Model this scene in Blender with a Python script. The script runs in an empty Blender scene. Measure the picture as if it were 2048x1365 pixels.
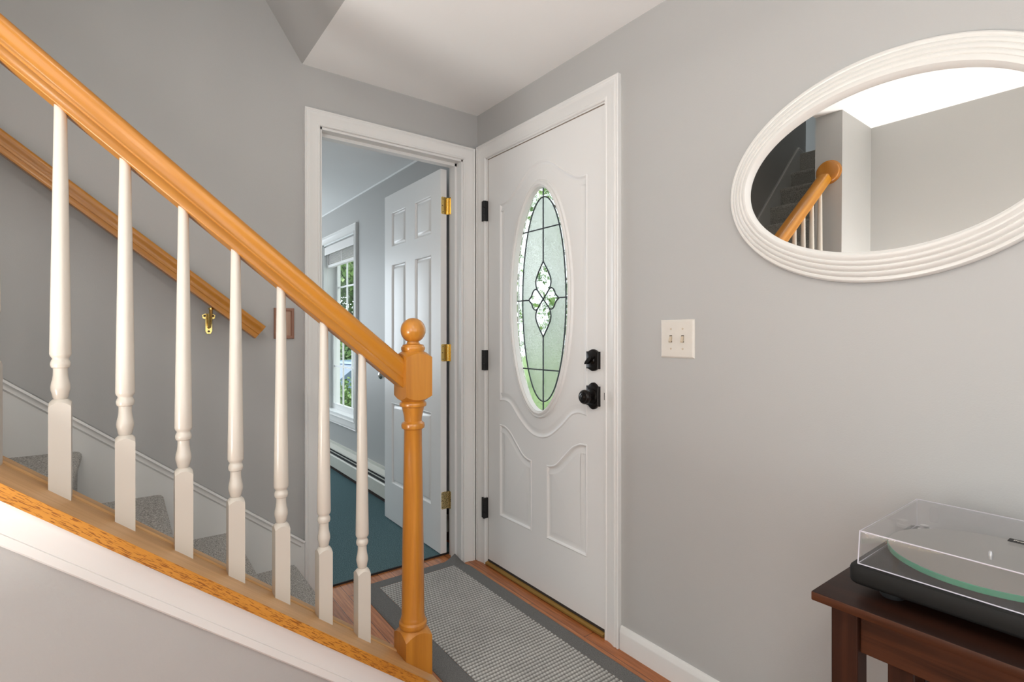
import bpy, bmesh, math, random
from math import sin, cos, pi, radians, sqrt
from mathutils import Vector, Matrix
from mathutils.geometry import tessellate_polygon

random.seed(7)
scene = bpy.context.scene
COL = scene.collection

# ------------------------------------------------------------------ camera
cam_data = bpy.data.cameras.new('camera')
cam_data.sensor_width = 36.0
cam_data.lens = 1046.0 / 2048.0 * 36.0
cam_data.shift_y = -11.5 / 2048.0
cam_data.clip_start = 0.03
cam = bpy.data.objects.new('camera', cam_data)
COL.objects.link(cam)
A = radians(36.75)
fwd = Vector((-cos(A), sin(A), 0))
cam.location = (2.297, -1.489, 1.162)
cam.rotation_euler = fwd.to_track_quat('-Z', 'Y').to_euler()
scene.camera = cam

# ------------------------------------------------------------------ colour management
vs = scene.view_settings
vs.view_transform = 'Standard'
vs.look = 'None'
vs.gamma = 1.0
vs.use_curve_mapping = False
vs.exposure = -0.07
try:
    scene.display_settings.display_device = 'sRGB'
except Exception:
    pass

# ------------------------------------------------------------------ world + sun
world = bpy.data.worlds.new('sky')
scene.world = world
world.use_nodes = True
wn = world.node_tree
wn.nodes.clear()
wo = wn.nodes.new('ShaderNodeOutputWorld')
wb = wn.nodes.new('ShaderNodeBackground')
wb.inputs['Color'].default_value = (0.88, 0.96, 1.0, 1)
wb.inputs['Strength'].default_value = 2.2
wn.links.new(wb.outputs[0], wo.inputs[0])

sun_d = bpy.data.lights.new('sun', 'SUN')
sun_d.energy = 3.0
sun_d.angle = radians(3)
sun_d.color = (1.0, 0.95, 0.85)
sun = bpy.data.objects.new('sun', sun_d)
COL.objects.link(sun)
sun.rotation_euler = (radians(38), radians(-24), 0)     # high, from over the roof behind the camera


def area(name, loc, rot, sx, sy, power, color):
    d = bpy.data.lights.new(name, 'AREA')
    d.shape = 'RECTANGLE'
    d.size, d.size_y = sx, sy
    d.energy = power
    d.color = color
    o = bpy.data.objects.new(name, d)
    COL.objects.link(o)
    o.location = loc
    o.rotation_euler = rot
    return o


# daylight area lights, each in a modelled opening; living and rear windows are added
area('added_living_window_light', (4.47, -1.35, 1.35), (0, radians(90), 0), 1.7, 2.1, 10, (0.95, 0.97, 1.0))  # unseen source, added to light the room from the right
area('added_rear_window_light', (3.0, -2.85, 1.45), (radians(90), 0, 0), 1.4, 1.3, 13.5, (1.0, 0.985, 0.975))  # unseen, added to brighten the front wall more than the knee wall
area('daylight_side_room_window', (-3.67, -1.35, 1.35), (0, radians(-90), 0), 1.5, 1.8, 42, (0.83, 0.92, 1.0))
area('daylight_landing_window', (-1.67, -4.70, 3.95), (0, radians(-90), 0), 1.1, 1.0, 7, (0.78, 0.89, 1.0))

# ------------------------------------------------------------------ materials


def new_mat(name):
    m = bpy.data.materials.new(name)
    m.use_nodes = True
    return m, m.node_tree, m.node_tree.nodes['Principled BSDF']


def bump(nt, bsdf, height_socket, strength, dist=0.002):
    b = nt.nodes.new('ShaderNodeBump')
    b.inputs['Strength'].default_value = strength
    b.inputs['Distance'].default_value = dist
    nt.links.new(height_socket, b.inputs['Height'])
    nt.links.new(b.outputs[0], bsdf.inputs['Normal'])
    return b


def noise(nt, vec, scale, detail=3, rough=0.55):
    n = nt.nodes.new('ShaderNodeTexNoise')
    n.inputs['Scale'].default_value = scale
    n.inputs['Detail'].default_value = detail
    n.inputs['Roughness'].default_value = rough
    if vec is not None:
        nt.links.new(vec, n.inputs['Vector'])
    return n


def coords(nt, scale=(1, 1, 1), kind='Object'):
    t = nt.nodes.new('ShaderNodeTexCoord')
    mp = nt.nodes.new('ShaderNodeMapping')
    mp.inputs['Scale'].default_value = scale
    nt.links.new(t.outputs[kind], mp.inputs['Vector'])
    return mp.outputs[0]


def ramp(nt, fac, stops):
    r = nt.nodes.new('ShaderNodeValToRGB')
    els = r.color_ramp.elements
    while len(els) < len(stops):
        els.new(0.5)
    for e, (p, c) in zip(els, stops):
        e.position = p
        e.color = (c[0], c[1], c[2], 1)
    nt.links.new(fac, r.inputs['Fac'])
    return r.outputs[0]


def paint(name, col, rough=0.55, bscale=220, bstr=0.10, var=0.02):
    m, nt, b = new_mat(name)
    v = coords(nt)
    n = noise(nt, v, bscale, 3)
    n2 = noise(nt, v, 2.2, 2)
    c1 = tuple(max(0, c * (1 - var)) for c in col)
    c2 = tuple(min(1, c * (1 + var)) for c in col)
    nt.links.new(ramp(nt, n2.outputs['Fac'], [(0.3, c1), (0.7, c2)]), b.inputs['Base Color'])
    b.inputs['Roughness'].default_value = rough
    if bstr:
        bump(nt, b, n.outputs['Fac'], bstr, 0.0015)
    return m


def plain(name, col, rough=0.5, metal=0.0, spec=None, bstr=0.0, bscale=300):
    m, nt, b = new_mat(name)
    v = coords(nt)
    n = noise(nt, v, bscale if bstr else 40, 2)
    c1 = tuple(c * 0.97 for c in col)
    nt.links.new(ramp(nt, n.outputs['Fac'], [(0.3, c1), (0.7, col)]), b.inputs['Base Color'])
    b.inputs['Roughness'].default_value = rough
    b.inputs['Metallic'].default_value = metal
    if spec is not None:
        b.inputs['Specular IOR Level'].default_value = spec
    if bstr:
        bump(nt, b, n.outputs['Fac'], bstr)
    return m


def wood(name, dark, mid, light, axis='X', rough=0.3, grain=1.0, fine=0.5, coat=0.0, pores=None, bstr=0.03):
    m, nt, b = new_mat(name)
    st = {'X': (0.6, 9, 9), 'Y': (9, 0.6, 9), 'Z': (9, 9, 0.6)}[axis]
    v = coords(nt, tuple(s * grain for s in st))
    n = noise(nt, v, 2.0, 5, 0.6)
    n.inputs['Distortion'].default_value = 0.6
    col = ramp(nt, n.outputs['Fac'], [(0.28, dark), (0.5, mid), (0.72, light)])
    st2 = {'X': (4, 160, 160), 'Y': (160, 4, 160), 'Z': (160, 160, 4)}[axis]
    v2 = coords(nt, st2)
    n2 = noise(nt, v2, 1.0, 3, 0.6)
    mx = nt.nodes.new('ShaderNodeMix')
    mx.data_type = 'RGBA'
    mx.blend_type = 'MULTIPLY'
    g = ramp(nt, n2.outputs['Fac'], [(0.3, (1 - fine * 0.35,) * 3), (0.7, (1, 1, 1))])
    mx.inputs['Factor'].default_value = 1.0
    nt.links.new(col, mx.inputs[6])
    nt.links.new(g, mx.inputs[7])
    outc = mx.outputs[2]
    if pores:
        st3 = {'X': (55, 620, 620), 'Y': (620, 55, 620), 'Z': (620, 620, 55)}[axis]
        v3 = coords(nt, st3)
        n3 = noise(nt, v3, 1.0, 1, 0.5)
        n3.inputs['Distortion'].default_value = 0.3
        f = ramp(nt, n3.outputs['Fac'], [(0.39, (0, 0, 0)), (0.45, (1, 1, 1))])
        mp = nt.nodes.new('ShaderNodeMix')
        mp.data_type = 'RGBA'
        nt.links.new(f, mp.inputs['Factor'])
        mp.inputs[6].default_value = (*pores, 1)
        nt.links.new(outc, mp.inputs[7])
        outc = mp.outputs[2]
    nt.links.new(outc, b.inputs['Base Color'])
    b.inputs['Roughness'].default_value = rough
    b.inputs['Coat Weight'].default_value = coat
    b.inputs['Coat Roughness'].default_value = 0.15
    if bstr:
        bump(nt, b, n2.outputs['Fac'], bstr, 0.001)
    return m


def carpet(name, c1, c2, c3, scale=260):
    m, nt, b = new_mat(name)
    v = coords(nt)
    n = noise(nt, v, scale, 4, 0.7)
    n2 = noise(nt, v, scale * 0.35, 3, 0.6)
    nt.links.new(ramp(nt, n.outputs['Fac'], [(0.36, c1), (0.5, c2), (0.62, c3)]), b.inputs['Base Color'])
    b.inputs['Roughness'].default_value = 0.95
    b.inputs['Specular IOR Level'].default_value = 0.15
    ad = nt.nodes.new('ShaderNodeMath')
    ad.operation = 'ADD'
    nt.links.new(n.outputs['Fac'], ad.inputs[0])
    nt.links.new(n2.outputs['Fac'], ad.inputs[1])
    bump(nt, b, ad.outputs[0], 0.8, 0.006)
    return m


M = {}
M['wall'] = paint('wall_paint', (0.464, 0.460, 0.449), 0.50, 260, 0.16, 0.012)
M['wall_low'] = paint('knee_wall_paint', (0.464, 0.460, 0.449), 0.42, 110, 0.6, 0.015)
M['ceiling'] = paint('ceiling_paint', (0.92, 0.92, 0.91), 0.8, 240, 0.06, 0.01)
M['trim'] = paint('white_trim_paint', (0.79, 0.78, 0.76), 0.32, 90, 0.05, 0.01)
M['door'] = paint('white_door_paint', (0.81, 0.80, 0.785), 0.36, 140, 0.05, 0.01)
M['baluster'] = paint('cream_white_enamel', (0.665, 0.615, 0.545), 0.25, 60, 0.04, 0.01)
M['skirt'] = paint('skirt_board_paint', (0.77, 0.77, 0.75), 0.42, 60, 0.04, 0.01)
M['sash'] = paint('window_frame_paint', (0.82, 0.83, 0.82), 0.4, 90, 0.02, 0.01)
M['oak'] = wood('honey_oak', (0.41, 0.150, 0.010), (0.50, 0.198, 0.014), (0.57, 0.245, 0.020), 'X', 0.32, 0.8, 0.10, 0.25)
M['oak_z'] = wood('honey_oak_upright', (0.42, 0.150, 0.016), (0.54, 0.210, 0.024), (0.63, 0.270, 0.036), 'Z', 0.28, 0.9, 0.16, 0.3)
M['oak_cap'] = wood('light_oak_cap', (0.50, 0.265, 0.100), (0.64, 0.375, 0.165), (0.74, 0.455, 0.22), 'X', 0.42, 0.9, 0.20, 0.0)
M['oak_edge'] = wood('open_grain_oak_edge', (0.50, 0.195, 0.026), (0.60, 0.255, 0.036), (0.68, 0.31, 0.055), 'X', 0.35, 1.0, 0.2, 0.1, pores=(0.28, 0.095, 0.014))
M['plaque'] = wood('brown_plaque_wood', (0.24, 0.11, 0.07), (0.33, 0.165, 0.11), (0.40, 0.22, 0.15), 'Z', 0.5, 1.5, 0.4)
M['plaque_light'] = wood('tan_plaque_wood', (0.36, 0.22, 0.15), (0.44, 0.28, 0.20), (0.50, 0.33, 0.24), 'Z', 0.5, 1.5, 0.4)
M['walnut'] = wood('dark_walnut', (0.016, 0.006, 0.004), (0.075, 0.024, 0.010), (0.150, 0.052, 0.018), 'X', 0.42, 1.1, 0.4, 0.0)
M['walnut_top'] = wood('walnut_top_shade', (0.010, 0.004, 0.003), (0.020, 0.007, 0.004), (0.034, 0.011, 0.006), 'X', 0.40, 1.1, 0.3, 0.0)  # darker walnut copy: top's shade against the lit front edge, painted in
M['walnut_top'].node_tree.nodes['Principled BSDF'].inputs['Specular IOR Level'].default_value = 0.25
M['walnut_z'] = wood('dark_walnut_upright', (0.014, 0.005, 0.003), (0.034, 0.011, 0.006), (0.058, 0.019, 0.009), 'Z', 0.42, 1.0, 0.4, 0.0)
for k_ in ('walnut', 'walnut_z'):
    M[k_].node_tree.nodes['Principled BSDF'].inputs['Specular IOR Level'].default_value = 0.28
M['carpet'] = carpet('stair_carpet', (0.20, 0.19, 0.175), (0.50, 0.485, 0.455), (0.74, 0.72, 0.69), 230)
M['carpet_dark'] = carpet('border_pile', (0.135, 0.13, 0.125), (0.20, 0.195, 0.188), (0.27, 0.265, 0.255), 420)
M['mat'] = carpet('teal_mat_pile', (0.045, 0.085, 0.095), (0.095, 0.165, 0.180), (0.19, 0.30, 0.32), 260)
M['black'] = plain('black_rubber', (0.012, 0.012, 0.013), 0.6)
M['bronze'] = plain('oil_rubbed_bronze', (0.020, 0.017, 0.016), 0.30, 0.7)
M['hinge_black'] = plain('black_hinge_metal', (0.012, 0.012, 0.013), 0.55, 0.3, bstr=0.3)
M['plinth'] = plain('black_satin_plinth', (0.014, 0.0137, 0.013), 0.60, 0.0, 0.22, bstr=0.05)
M['plastic'] = plain('almond_plastic', (0.72, 0.68, 0.62), 0.35)
M['toggle'] = plain('ivory_toggle', (0.60, 0.50, 0.38), 0.4)
M['slot'] = plain('brown_slot', (0.12, 0.08, 0.05), 0.6)
M['heater'] = plain('heater_enamel', (0.66, 0.65, 0.58), 0.4)
M['nickel'] = plain('nickel', (0.55, 0.53, 0.48), 0.2, 1.0)
M['aluminium'] = plain('aluminium', (0.7, 0.7, 0.7), 0.35, 1.0)
M['blind'] = paint('blind_slat', (0.76, 0.74, 0.72), 0.45, 60, 0.0, 0.01)
M['lead'] = plain('lead_came', (0.055, 0.065, 0.075), 0.45, 0.5)
M['void'] = plain('dark_sweep', (0.03, 0.022, 0.018), 0.7)
M['mirror_frame'] = paint('white_frame_lacquer', (0.76, 0.745, 0.71), 0.32, 60, 0.02, 0.01)
M['concrete'] = paint('concrete', (0.60, 0.60, 0.57), 0.9, 60, 0.3, 0.05)


def brass(name, spots):
    m, nt, b = new_mat(name)
    v = coords(nt)
    n = noise(nt, v, 230, 3, 0.6)
    st = [(0.30, (0.10, 0.06, 0.03)), (0.38, (0.72, 0.52, 0.19))] if spots else \
         [(0.10, (0.50, 0.33, 0.08)), (0.5, (0.80, 0.58, 0.20))]
    if spots:
        st = [(0.40, (0.09, 0.055, 0.03)), (0.47, (0.66, 0.54, 0.28))]
    nt.links.new(ramp(nt, n.outputs['Fac'], st), b.inputs['Base Color'])
    b.inputs['Metallic'].default_value = 0.75 if spots else 1.0
    b.inputs['Roughness'].default_value = 0.35 if spots else 0.2
    return m


M['brass'] = brass('polished_brass', False)
M['brass_worn'] = brass('spotted_brass', True)


def mirror_mat():
    m, nt, b = new_mat('mirror_silver')
    n = noise(nt, coords(nt), 3, 1)
    nt.links.new(ramp(nt, n.outputs['Fac'], [(0, (0.93, 0.93, 0.92)), (1, (0.94, 0.94, 0.93))]), b.inputs['Base Color'])
    b.inputs['Metallic'].default_value = 1.0
    b.inputs['Roughness'].default_value = 0.0
    return m


M['mirror'] = mirror_mat()


def thin_glass(name, tint=(1, 1, 1), refl=1.0, haze=0.0):
    m = bpy.data.materials.new(name)
    m.use_nodes = True
    nt = m.node_tree
    nt.nodes.clear()
    out = nt.nodes.new('ShaderNodeOutputMaterial')
    tr = nt.nodes.new('ShaderNodeBsdfTransparent')
    tr.inputs['Color'].default_value = (*tint, 1)
    gl = nt.nodes.new('ShaderNodeBsdfGlossy')
    gl.inputs['Roughness'].default_value = 0.03
    fr = nt.nodes.new('ShaderNodeLayerWeight')
    fr.inputs['Blend'].default_value = 0.5
    pw = nt.nodes.new('ShaderNodeMath')
    pw.operation = 'POWER'
    pw.inputs[1].default_value = 5.0
    nt.links.new(fr.outputs['Facing'], pw.inputs[0])
    ml = nt.nodes.new('ShaderNodeMath')
    ml.operation = 'MULTIPLY_ADD'
    ml.inputs[1].default_value = 0.9 * refl
    ml.inputs[2].default_value = 0.04 * refl
    nt.links.new(pw.outputs[0], ml.inputs[0])
    mx = nt.nodes.new('ShaderNodeMixShader')
    nt.links.new(ml.outputs[0], mx.inputs[0])
    nt.links.new(tr.outputs[0], mx.inputs[1])
    nt.links.new(gl.outputs[0], mx.inputs[2])
    last = mx.outputs[0]
    if haze:
        df = nt.nodes.new('ShaderNodeBsdfDiffuse')
        df.inputs['Color'].default_value = (0.8, 0.8, 0.8, 1)
        nz = noise(nt, coords(nt), 60, 4)
        rr = nt.nodes.new('ShaderNodeMapRange')
        rr.inputs['To Min'].default_value = haze * 0.5
        rr.inputs['To Max'].default_value = haze * 1.5
        nt.links.new(nz.outputs['Fac'], rr.inputs['Value'])
        m2 = nt.nodes.new('ShaderNodeMixShader')
        nt.links.new(rr.outputs[0], m2.inputs[0])
        nt.links.new(last, m2.inputs[1])
        nt.links.new(df.outputs[0], m2.inputs[2])
        last = m2.outputs[0]
    nt.links.new(last, out.inputs['Surface'])
    return m


M['pane'] = thin_glass('window_pane', (0.97, 0.985, 0.975))
M['cover'] = thin_glass('dust_cover_acrylic', (0.975, 0.97, 0.975), 0.8, 0.04)
M['edge_glass'] = plain('green_glass_edge', (0.045, 0.26, 0.155), 0.12)


def textured_glass(name, rough, scale, strength, tint):
    m, nt, b = new_mat(name)
    v = coords(nt)
    n = noise(nt, v, scale, 2, 0.6)
    n.inputs['Distortion'].default_value = 1.5
    nt.links.new(ramp(nt, n.outputs['Fac'], [(0.38, tuple(t * 0.68 for t in tint)), (0.47, tint)]), b.inputs['Base Color'])
    b.inputs['Transmission Weight'].default_value = 1.0
    b.inputs['Roughness'].default_value = rough
    b.inputs['IOR'].default_value = 1.12
    bump(nt, b, n.outputs['Fac'], strength, 0.002)
    return m


M['glass_rain'] = textured_glass('pebbled_glass', 0.20, 300, 1.0, (0.97, 1.0, 0.96))
M['glass_bevel'] = textured_glass('bevelled_glass', 0.03, 25, 0.25, (0.96, 0.99, 0.95))

# hardwood floor: planks running along X
def floor_mat():
    m, nt, b = new_mat('hardwood_planks')
    t = nt.nodes.new('ShaderNodeTexCoord')
    br = nt.nodes.new('ShaderNodeTexBrick')
    nt.links.new(t.outputs['Object'], br.inputs['Vector'])
    br.inputs['Scale'].default_value = 1.0
    br.inputs['Brick Width'].default_value = 0.85
    br.inputs['Row Height'].default_value = 0.0617
    br.inputs['Mortar Size'].default_value = 0.0011
    br.inputs['Mortar Smooth'].default_value = 0.3
    br.offset = 0.37
    br.inputs['Color1'].default_value = (0.38, 0.125, 0.038, 1)
    br.inputs['Color2'].default_value = (0.52, 0.195, 0.070, 1)
    br.inputs['Mortar'].default_value = (0.03, 0.012, 0.006, 1)
    n = noise(nt, coords(nt, (3, 60, 60)), 2.0, 4, 0.6)
    mx = nt.nodes.new('ShaderNodeMix')
    mx.data_type = 'RGBA'
    mx.blend_type = 'MULTIPLY'
    mx.inputs['Factor'].default_value = 1
    nt.links.new(br.outputs['Color'], mx.inputs[6])
    nt.links.new(ramp(nt, n.outputs['Fac'], [(0.35, (0.66, 0.62, 0.58)), (0.62, (1.1, 1.1, 1.1))]), mx.inputs[7])
    nt.links.new(mx.outputs[2], b.inputs['Base Color'])
    b.inputs['Roughness'].default_value = 0.24
    bump(nt, b, br.outputs['Fac'], -0.5, 0.001)
    return m


M['floor'] = floor_mat()


def rug_mat():
    m, nt, b = new_mat('rug_loops')
    at = nt.nodes.new('ShaderNodeAttribute')
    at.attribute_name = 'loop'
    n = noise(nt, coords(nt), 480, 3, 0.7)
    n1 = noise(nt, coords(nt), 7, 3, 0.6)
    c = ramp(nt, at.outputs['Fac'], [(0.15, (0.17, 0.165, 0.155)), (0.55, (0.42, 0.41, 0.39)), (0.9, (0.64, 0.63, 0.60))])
    mx = nt.nodes.new('ShaderNodeMix')
    mx.data_type = 'RGBA'
    mx.blend_type = 'MULTIPLY'
    mx.inputs['Factor'].default_value = 1
    nt.links.new(c, mx.inputs[6])
    nt.links.new(ramp(nt, n.outputs['Fac'], [(0.35, (0.62, 0.62, 0.62)), (0.6, (1.15, 1.15, 1.15))]), mx.inputs[7])
    m3 = nt.nodes.new('ShaderNodeMix')
    m3.data_type = 'RGBA'
    m3.blend_type = 'MULTIPLY'
    m3.inputs['Factor'].default_value = 1
    nt.links.new(mx.outputs[2], m3.inputs[6])
    nt.links.new(ramp(nt, n1.outputs['Fac'], [(0.3, (0.90, 0.90, 0.90)), (0.6, (1.03, 1.03, 1.03))]), m3.inputs[7])
    nt.links.new(m3.outputs[2], b.inputs['Base Color'])
    b.inputs['Roughness'].default_value = 0.95
    b.inputs['Specular IOR Level'].default_value = 0.1
    bump(nt, b, n.outputs['Fac'], 0.6, 0.003)
    return m


M['rug'] = rug_mat()


def emis(name, col, s):
    m, nt, b = new_mat(name)
    b.inputs['Base Color'].default_value = (*col, 1)
    b.inputs['Emission Color'].default_value = (*col, 1)
    b.inputs['Emission Strength'].default_value = s
    return m


M['leaf'] = None


def leaf_mat():
    m, nt, b = new_mat('leaf_green')
    n = noise(nt, coords(nt), 1.7, 3)
    nt.links.new(ramp(nt, n.outputs['Fac'], [(0.3, (0.045, 0.11, 0.025)), (0.5, (0.12, 0.24, 0.05)), (0.7, (0.26, 0.40, 0.10))]), b.inputs['Base Color'])
    b.inputs['Roughness'].default_value = 0.5
    b.inputs['Transmission Weight'].default_value = 0.0
    return m


M['leaf'] = leaf_mat()
M['bark'] = plain('bark', (0.09, 0.065, 0.045), 0.9, bstr=0.5)
M['grass'] = carpet('lawn', (0.13, 0.20, 0.09), (0.20, 0.29, 0.13), (0.29, 0.38, 0.20), 30)
M['car'] = plain('car_paint_blue', (0.30, 0.42, 0.62), 0.2)
M['car_glass'] = plain('car_glass', (0.20, 0.27, 0.38), 0.08)

# ------------------------------------------------------------------ mesh helpers


class MB:
    def __init__(self):
        self.v = []
        self.f = []

    def add(self, vs_, fs_):
        o = len(self.v)
        self.v += [tuple(p) for p in vs_]
        self.f += [tuple(i + o for i in f) for f in fs_]
        return self

    def box(self, x0, x1, y0, y1, z0, z1):
        vs_ = [(x0, y0, z0), (x1, y0, z0), (x1, y1, z0), (x0, y1, z0), (x0, y0, z1), (x1, y0, z1), (x1, y1, z1), (x0, y1, z1)]
        return self.add(vs_, [(0, 3, 2, 1), (4, 5, 6, 7), (0, 1, 5, 4), (1, 2, 6, 5), (2, 3, 7, 6), (3, 0, 4, 7)])

    def bbox(self, x0, x1, y0, y1, z0, z1, r=0.003):
        """box with chamfered edges"""
        bm = bmesh.new()
        bmesh.ops.create_cube(bm, size=1)
        for v in bm.verts:
            v.co = Vector(((x0 + x1) / 2 + v.co.x * (x1 - x0), (y0 + y1) / 2 + v.co.y * (y1 - y0), (z0 + z1) / 2 + v.co.z * (z1 - z0)))
        bmesh.ops.bevel(bm, geom=bm.edges[:], offset=r, segments=2, affect='EDGES', profile=0.5)
        bm.verts.index_update()
        self.add([v.co for v in bm.verts], [[v.index for v in f.verts] for f in bm.faces])
        bm.free()
        return self

    def prism(self, poly, to3, h0, h1):
        """2D polygon extruded between heights h0 and h1 through mapping to3(a,b,h)"""
        n = len(poly)
        vs_ = [to3(a, b, h0) for a, b in poly] + [to3(a, b, h1) for a, b in poly]
        tris = tessellate_polygon([[Vector((a, b, 0)) for a, b in poly]])
        fs_ = [tuple(t) for t in tris] + [tuple(i + n for i in reversed(t)) for t in tris]
        fs_ += [(i, (i + 1) % n, n + (i + 1) % n, n + i) for i in range(n)]
        return self.add(vs_, fs_)

    def plate(self, loops, to3, h):
        flat = [p for lp in loops for p in lp]
        tris = tessellate_polygon([[Vector((a, b, 0)) for a, b in lp] for lp in loops])
        return self.add([to3(a, b, h) for a, b in flat], [tuple(t) for t in tris])

    def lathe(self, prof, c=(0, 0, 0), seg=32, axis='Z', caps=True):
        """prof: list (r, h)"""
        vs_ = []
        for r, h in prof:
            for k in range(seg):
                a = 2 * pi * k / seg
                if axis == 'Z':
                    vs_.append((c[0] + r * cos(a), c[1] + r * sin(a), c[2] + h))
                elif axis == 'Y':
                    vs_.append((c[0] + r * cos(a), c[1] + h, c[2] + r * sin(a)))
                else:
                    vs_.append((c[0] + h, c[1] + r * cos(a), c[2] + r * sin(a)))
        fs_ = []
        for i in range(len(prof) - 1):
            for k in range(seg):
                fs_.append((i * seg + k, i * seg + (k + 1) % seg, (i + 1) * seg + (k + 1) % seg, (i + 1) * seg + k))
        if caps:
            fs_.append(tuple(range(seg)))
            fs_.append(tuple((len(prof) - 1) * seg + k for k in range(seg)))
        return self.add(vs_, fs_)

    def tube(self, pts, r, seg=8, closed=False, flat=1.0):
        P = [Vector(p) for p in pts]
        n = len(P)
        vs_ = []
        up = None
        for i in range(n):
            if closed:
                t = (P[(i + 1) % n] - P[i - 1]).normalized()
            else:
                t = (P[min(i + 1, n - 1)] - P[max(i - 1, 0)]).normalized()
            if up is None:
                up = Vector((0, 1, 0)) if abs(t.y) < 0.9 else Vector((0, 0, 1))
            u = (up - t * up.dot(t)).normalized()
            w = t.cross(u)
            up = u
            for k in range(seg):
                a = 2 * pi * k / seg
                vs_.append(P[i] + u * (r * flat * cos(a)) + w * (r * sin(a)))
        fs_ = []
        m = n if closed else n - 1
        for i in range(m):
            j = (i + 1) % n
            for k in range(seg):
                fs_.append((i * seg + k, i * seg + (k + 1) % seg, j * seg + (k + 1) % seg, j * seg + k))
        if not closed:
            fs_.append(tuple(range(seg)))
            fs_.append(tuple((n - 1) * seg + k for k in range(seg)))
        return self.add(vs_, fs_)

    def build(self, name, mat, parent=None, smooth=None, matrix=None):
        me = bpy.data.meshes.new(name)
        me.from_pydata([tuple(p) for p in self.v], [], self.f)
        bm = bmesh.new()
        bm.from_mesh(me)
        bmesh.ops.remove_doubles(bm, verts=bm.verts, dist=1e-6)
        bmesh.ops.recalc_face_normals(bm, faces=bm.faces)
        bm.to_mesh(me)
        bm.free()
        if isinstance(mat, (list, tuple)):
            for mm in mat:
                me.materials.append(mm)
        else:
            me.materials.append(mat)
        if smooth is not None:
            me.polygons.foreach_set('use_smooth', [True] * len(me.polygons))
            try:
                me.set_sharp_from_angle(angle=radians(smooth))
            except Exception:
                pass
        o = bpy.data.objects.new(name, me)
        COL.objects.link(o)
        if matrix is not None:
            o.matrix_world = matrix
        if parent is not None:
            o.parent = parent
            if matrix is None:
                # geometry is given in world space: keep it there
                o.matrix_parent_inverse = parent_world(parent).inverted()
        return o


def parent_world(p):
    m = p.matrix_basis.copy() if p.parent is None else parent_world(p.parent) @ p.matrix_parent_inverse @ p.matrix_basis
    return m


def loc_matrix(loc, rot=(0, 0, 0)):
    from mathutils import Euler
    return Matrix.Translation(Vector(loc)) @ Euler(rot).to_matrix().to_4x4()


def empty(name, loc=(0, 0, 0)):
    o = bpy.data.objects.new(name, None)
    COL.objects.link(o)
    o.location = loc
    o.empty_display_size = 0.05
    return o


def thing(name, label, cat, loc=(0, 0, 0), group=None):
    o = empty(name, loc)
    tag(o, label, cat, group)
    return o


def tag(o, label, cat, group=None):
    o['label'] = label
    o['category'] = cat
    if group:
        o['group'] = group
    return o


def struct(o, label=None, cat=None):
    o['kind'] = 'structure'
    if label:
        o['label'] = label
    if cat:
        o['category'] = cat
    return o


def offset_path(path, d, closed):
    """offset a 2D polyline by d to its left (mitred)"""
    n = len(path)
    out = []
    for i in range(n):
        p = Vector(path[i])
        if closed:
            a, b = Vector(path[i - 1]), Vector(path[(i + 1) % n])
        else:
            a = Vector(path[i - 1]) if i > 0 else None
            b = Vector(path[i + 1]) if i < n - 1 else None
        n1 = n2 = None
        if a is not None:
            t = (p - a).normalized()
            n1 = Vector((-t.y, t.x))
        if b is not None:
            t = (b - p).normalized()
            n2 = Vector((-t.y, t.x))
        if n1 is None:
            m = n2
        elif n2 is None:
            m = n1
        else:
            m = (n1 + n2)
            if m.length < 1e-6:
                m = n1
            else:
                m = m.normalized()
                m = m / max(0.35, m.dot(n1))
        out.append((p.x + m.x * d, p.y + m.y * d))
    return out


def sweep(mb, path, prof, to3, closed=False, cap=True):
    """profile (u = offset to the left of the path, h = height) swept along 2D path"""
    rings = [offset_path(path, u, closed) for u, _ in prof]
    n, m = len(path), len(prof)
    vs_ = [to3(rings[j][i][0], rings[j][i][1], prof[j][1]) for i in range(n) for j in range(m)]
    fs_ = []
    for i in range(n if closed else n - 1):
        k = (i + 1) % n
        for j in range(m - 1):
            fs_.append((i * m + j, i * m + j + 1, k * m + j + 1, k * m + j))
    if not closed and cap:
        fs_.append(tuple(range(m)))
        fs_.append(tuple((n - 1) * m + j for j in range(m)))
    mb.add(vs_, fs_)
    return rings


def ellipse(cx, cz, a, b, n=96):
    return [(cx + a * cos(2 * pi * k / n), cz + b * sin(2 * pi * k / n)) for k in range(n)]


def catmull(pts, n=8):
    P = [Vector(p) for p in pts]
    P = [P[0] * 2 - P[1]] + P + [P[-1] * 2 - P[-2]]
    out = []
    for i in range(1, len(P) - 2):
        for k in range(n):
            t = k / n
            a, b, c, d = P[i - 1], P[i], P[i + 1], P[i + 2]
            q = 0.5 * ((2 * b) + (c - a) * t + (2 * a - 5 * b + 4 * c - d) * t * t + (3 * b - a - 3 * c + d) * t ** 3)
            out.append(tuple(q))
    out.append(tuple(P[-2]))
    return out


# plane mappings
def onY(y0):            # (x, z, h): h comes out of a wall towards -Y
    return lambda a, b, h: (a, y0 - h, b)


def onX(x0):            # (y, z, h): h comes out of a wall towards +X
    return lambda a, b, h: (x0 + h, a, b)


def onZ(z0):
    return lambda a, b, h: (a, b, z0 + h)


CASING = [(0.0, 0.0), (0.0, 0.009), (0.003, 0.0125), (0.008, 0.0125), (0.011, 0.0095), (0.015, 0.010), (0.030, 0.0125),
          (0.040, 0.0155), (0.046, 0.0185), (0.052, 0.0185), (0.0545, 0.0165), (0.0575, 0.0165), (0.060, 0.019), (0.064, 0.019),
          (0.066, 0.017), (0.066, 0.0)]
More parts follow.
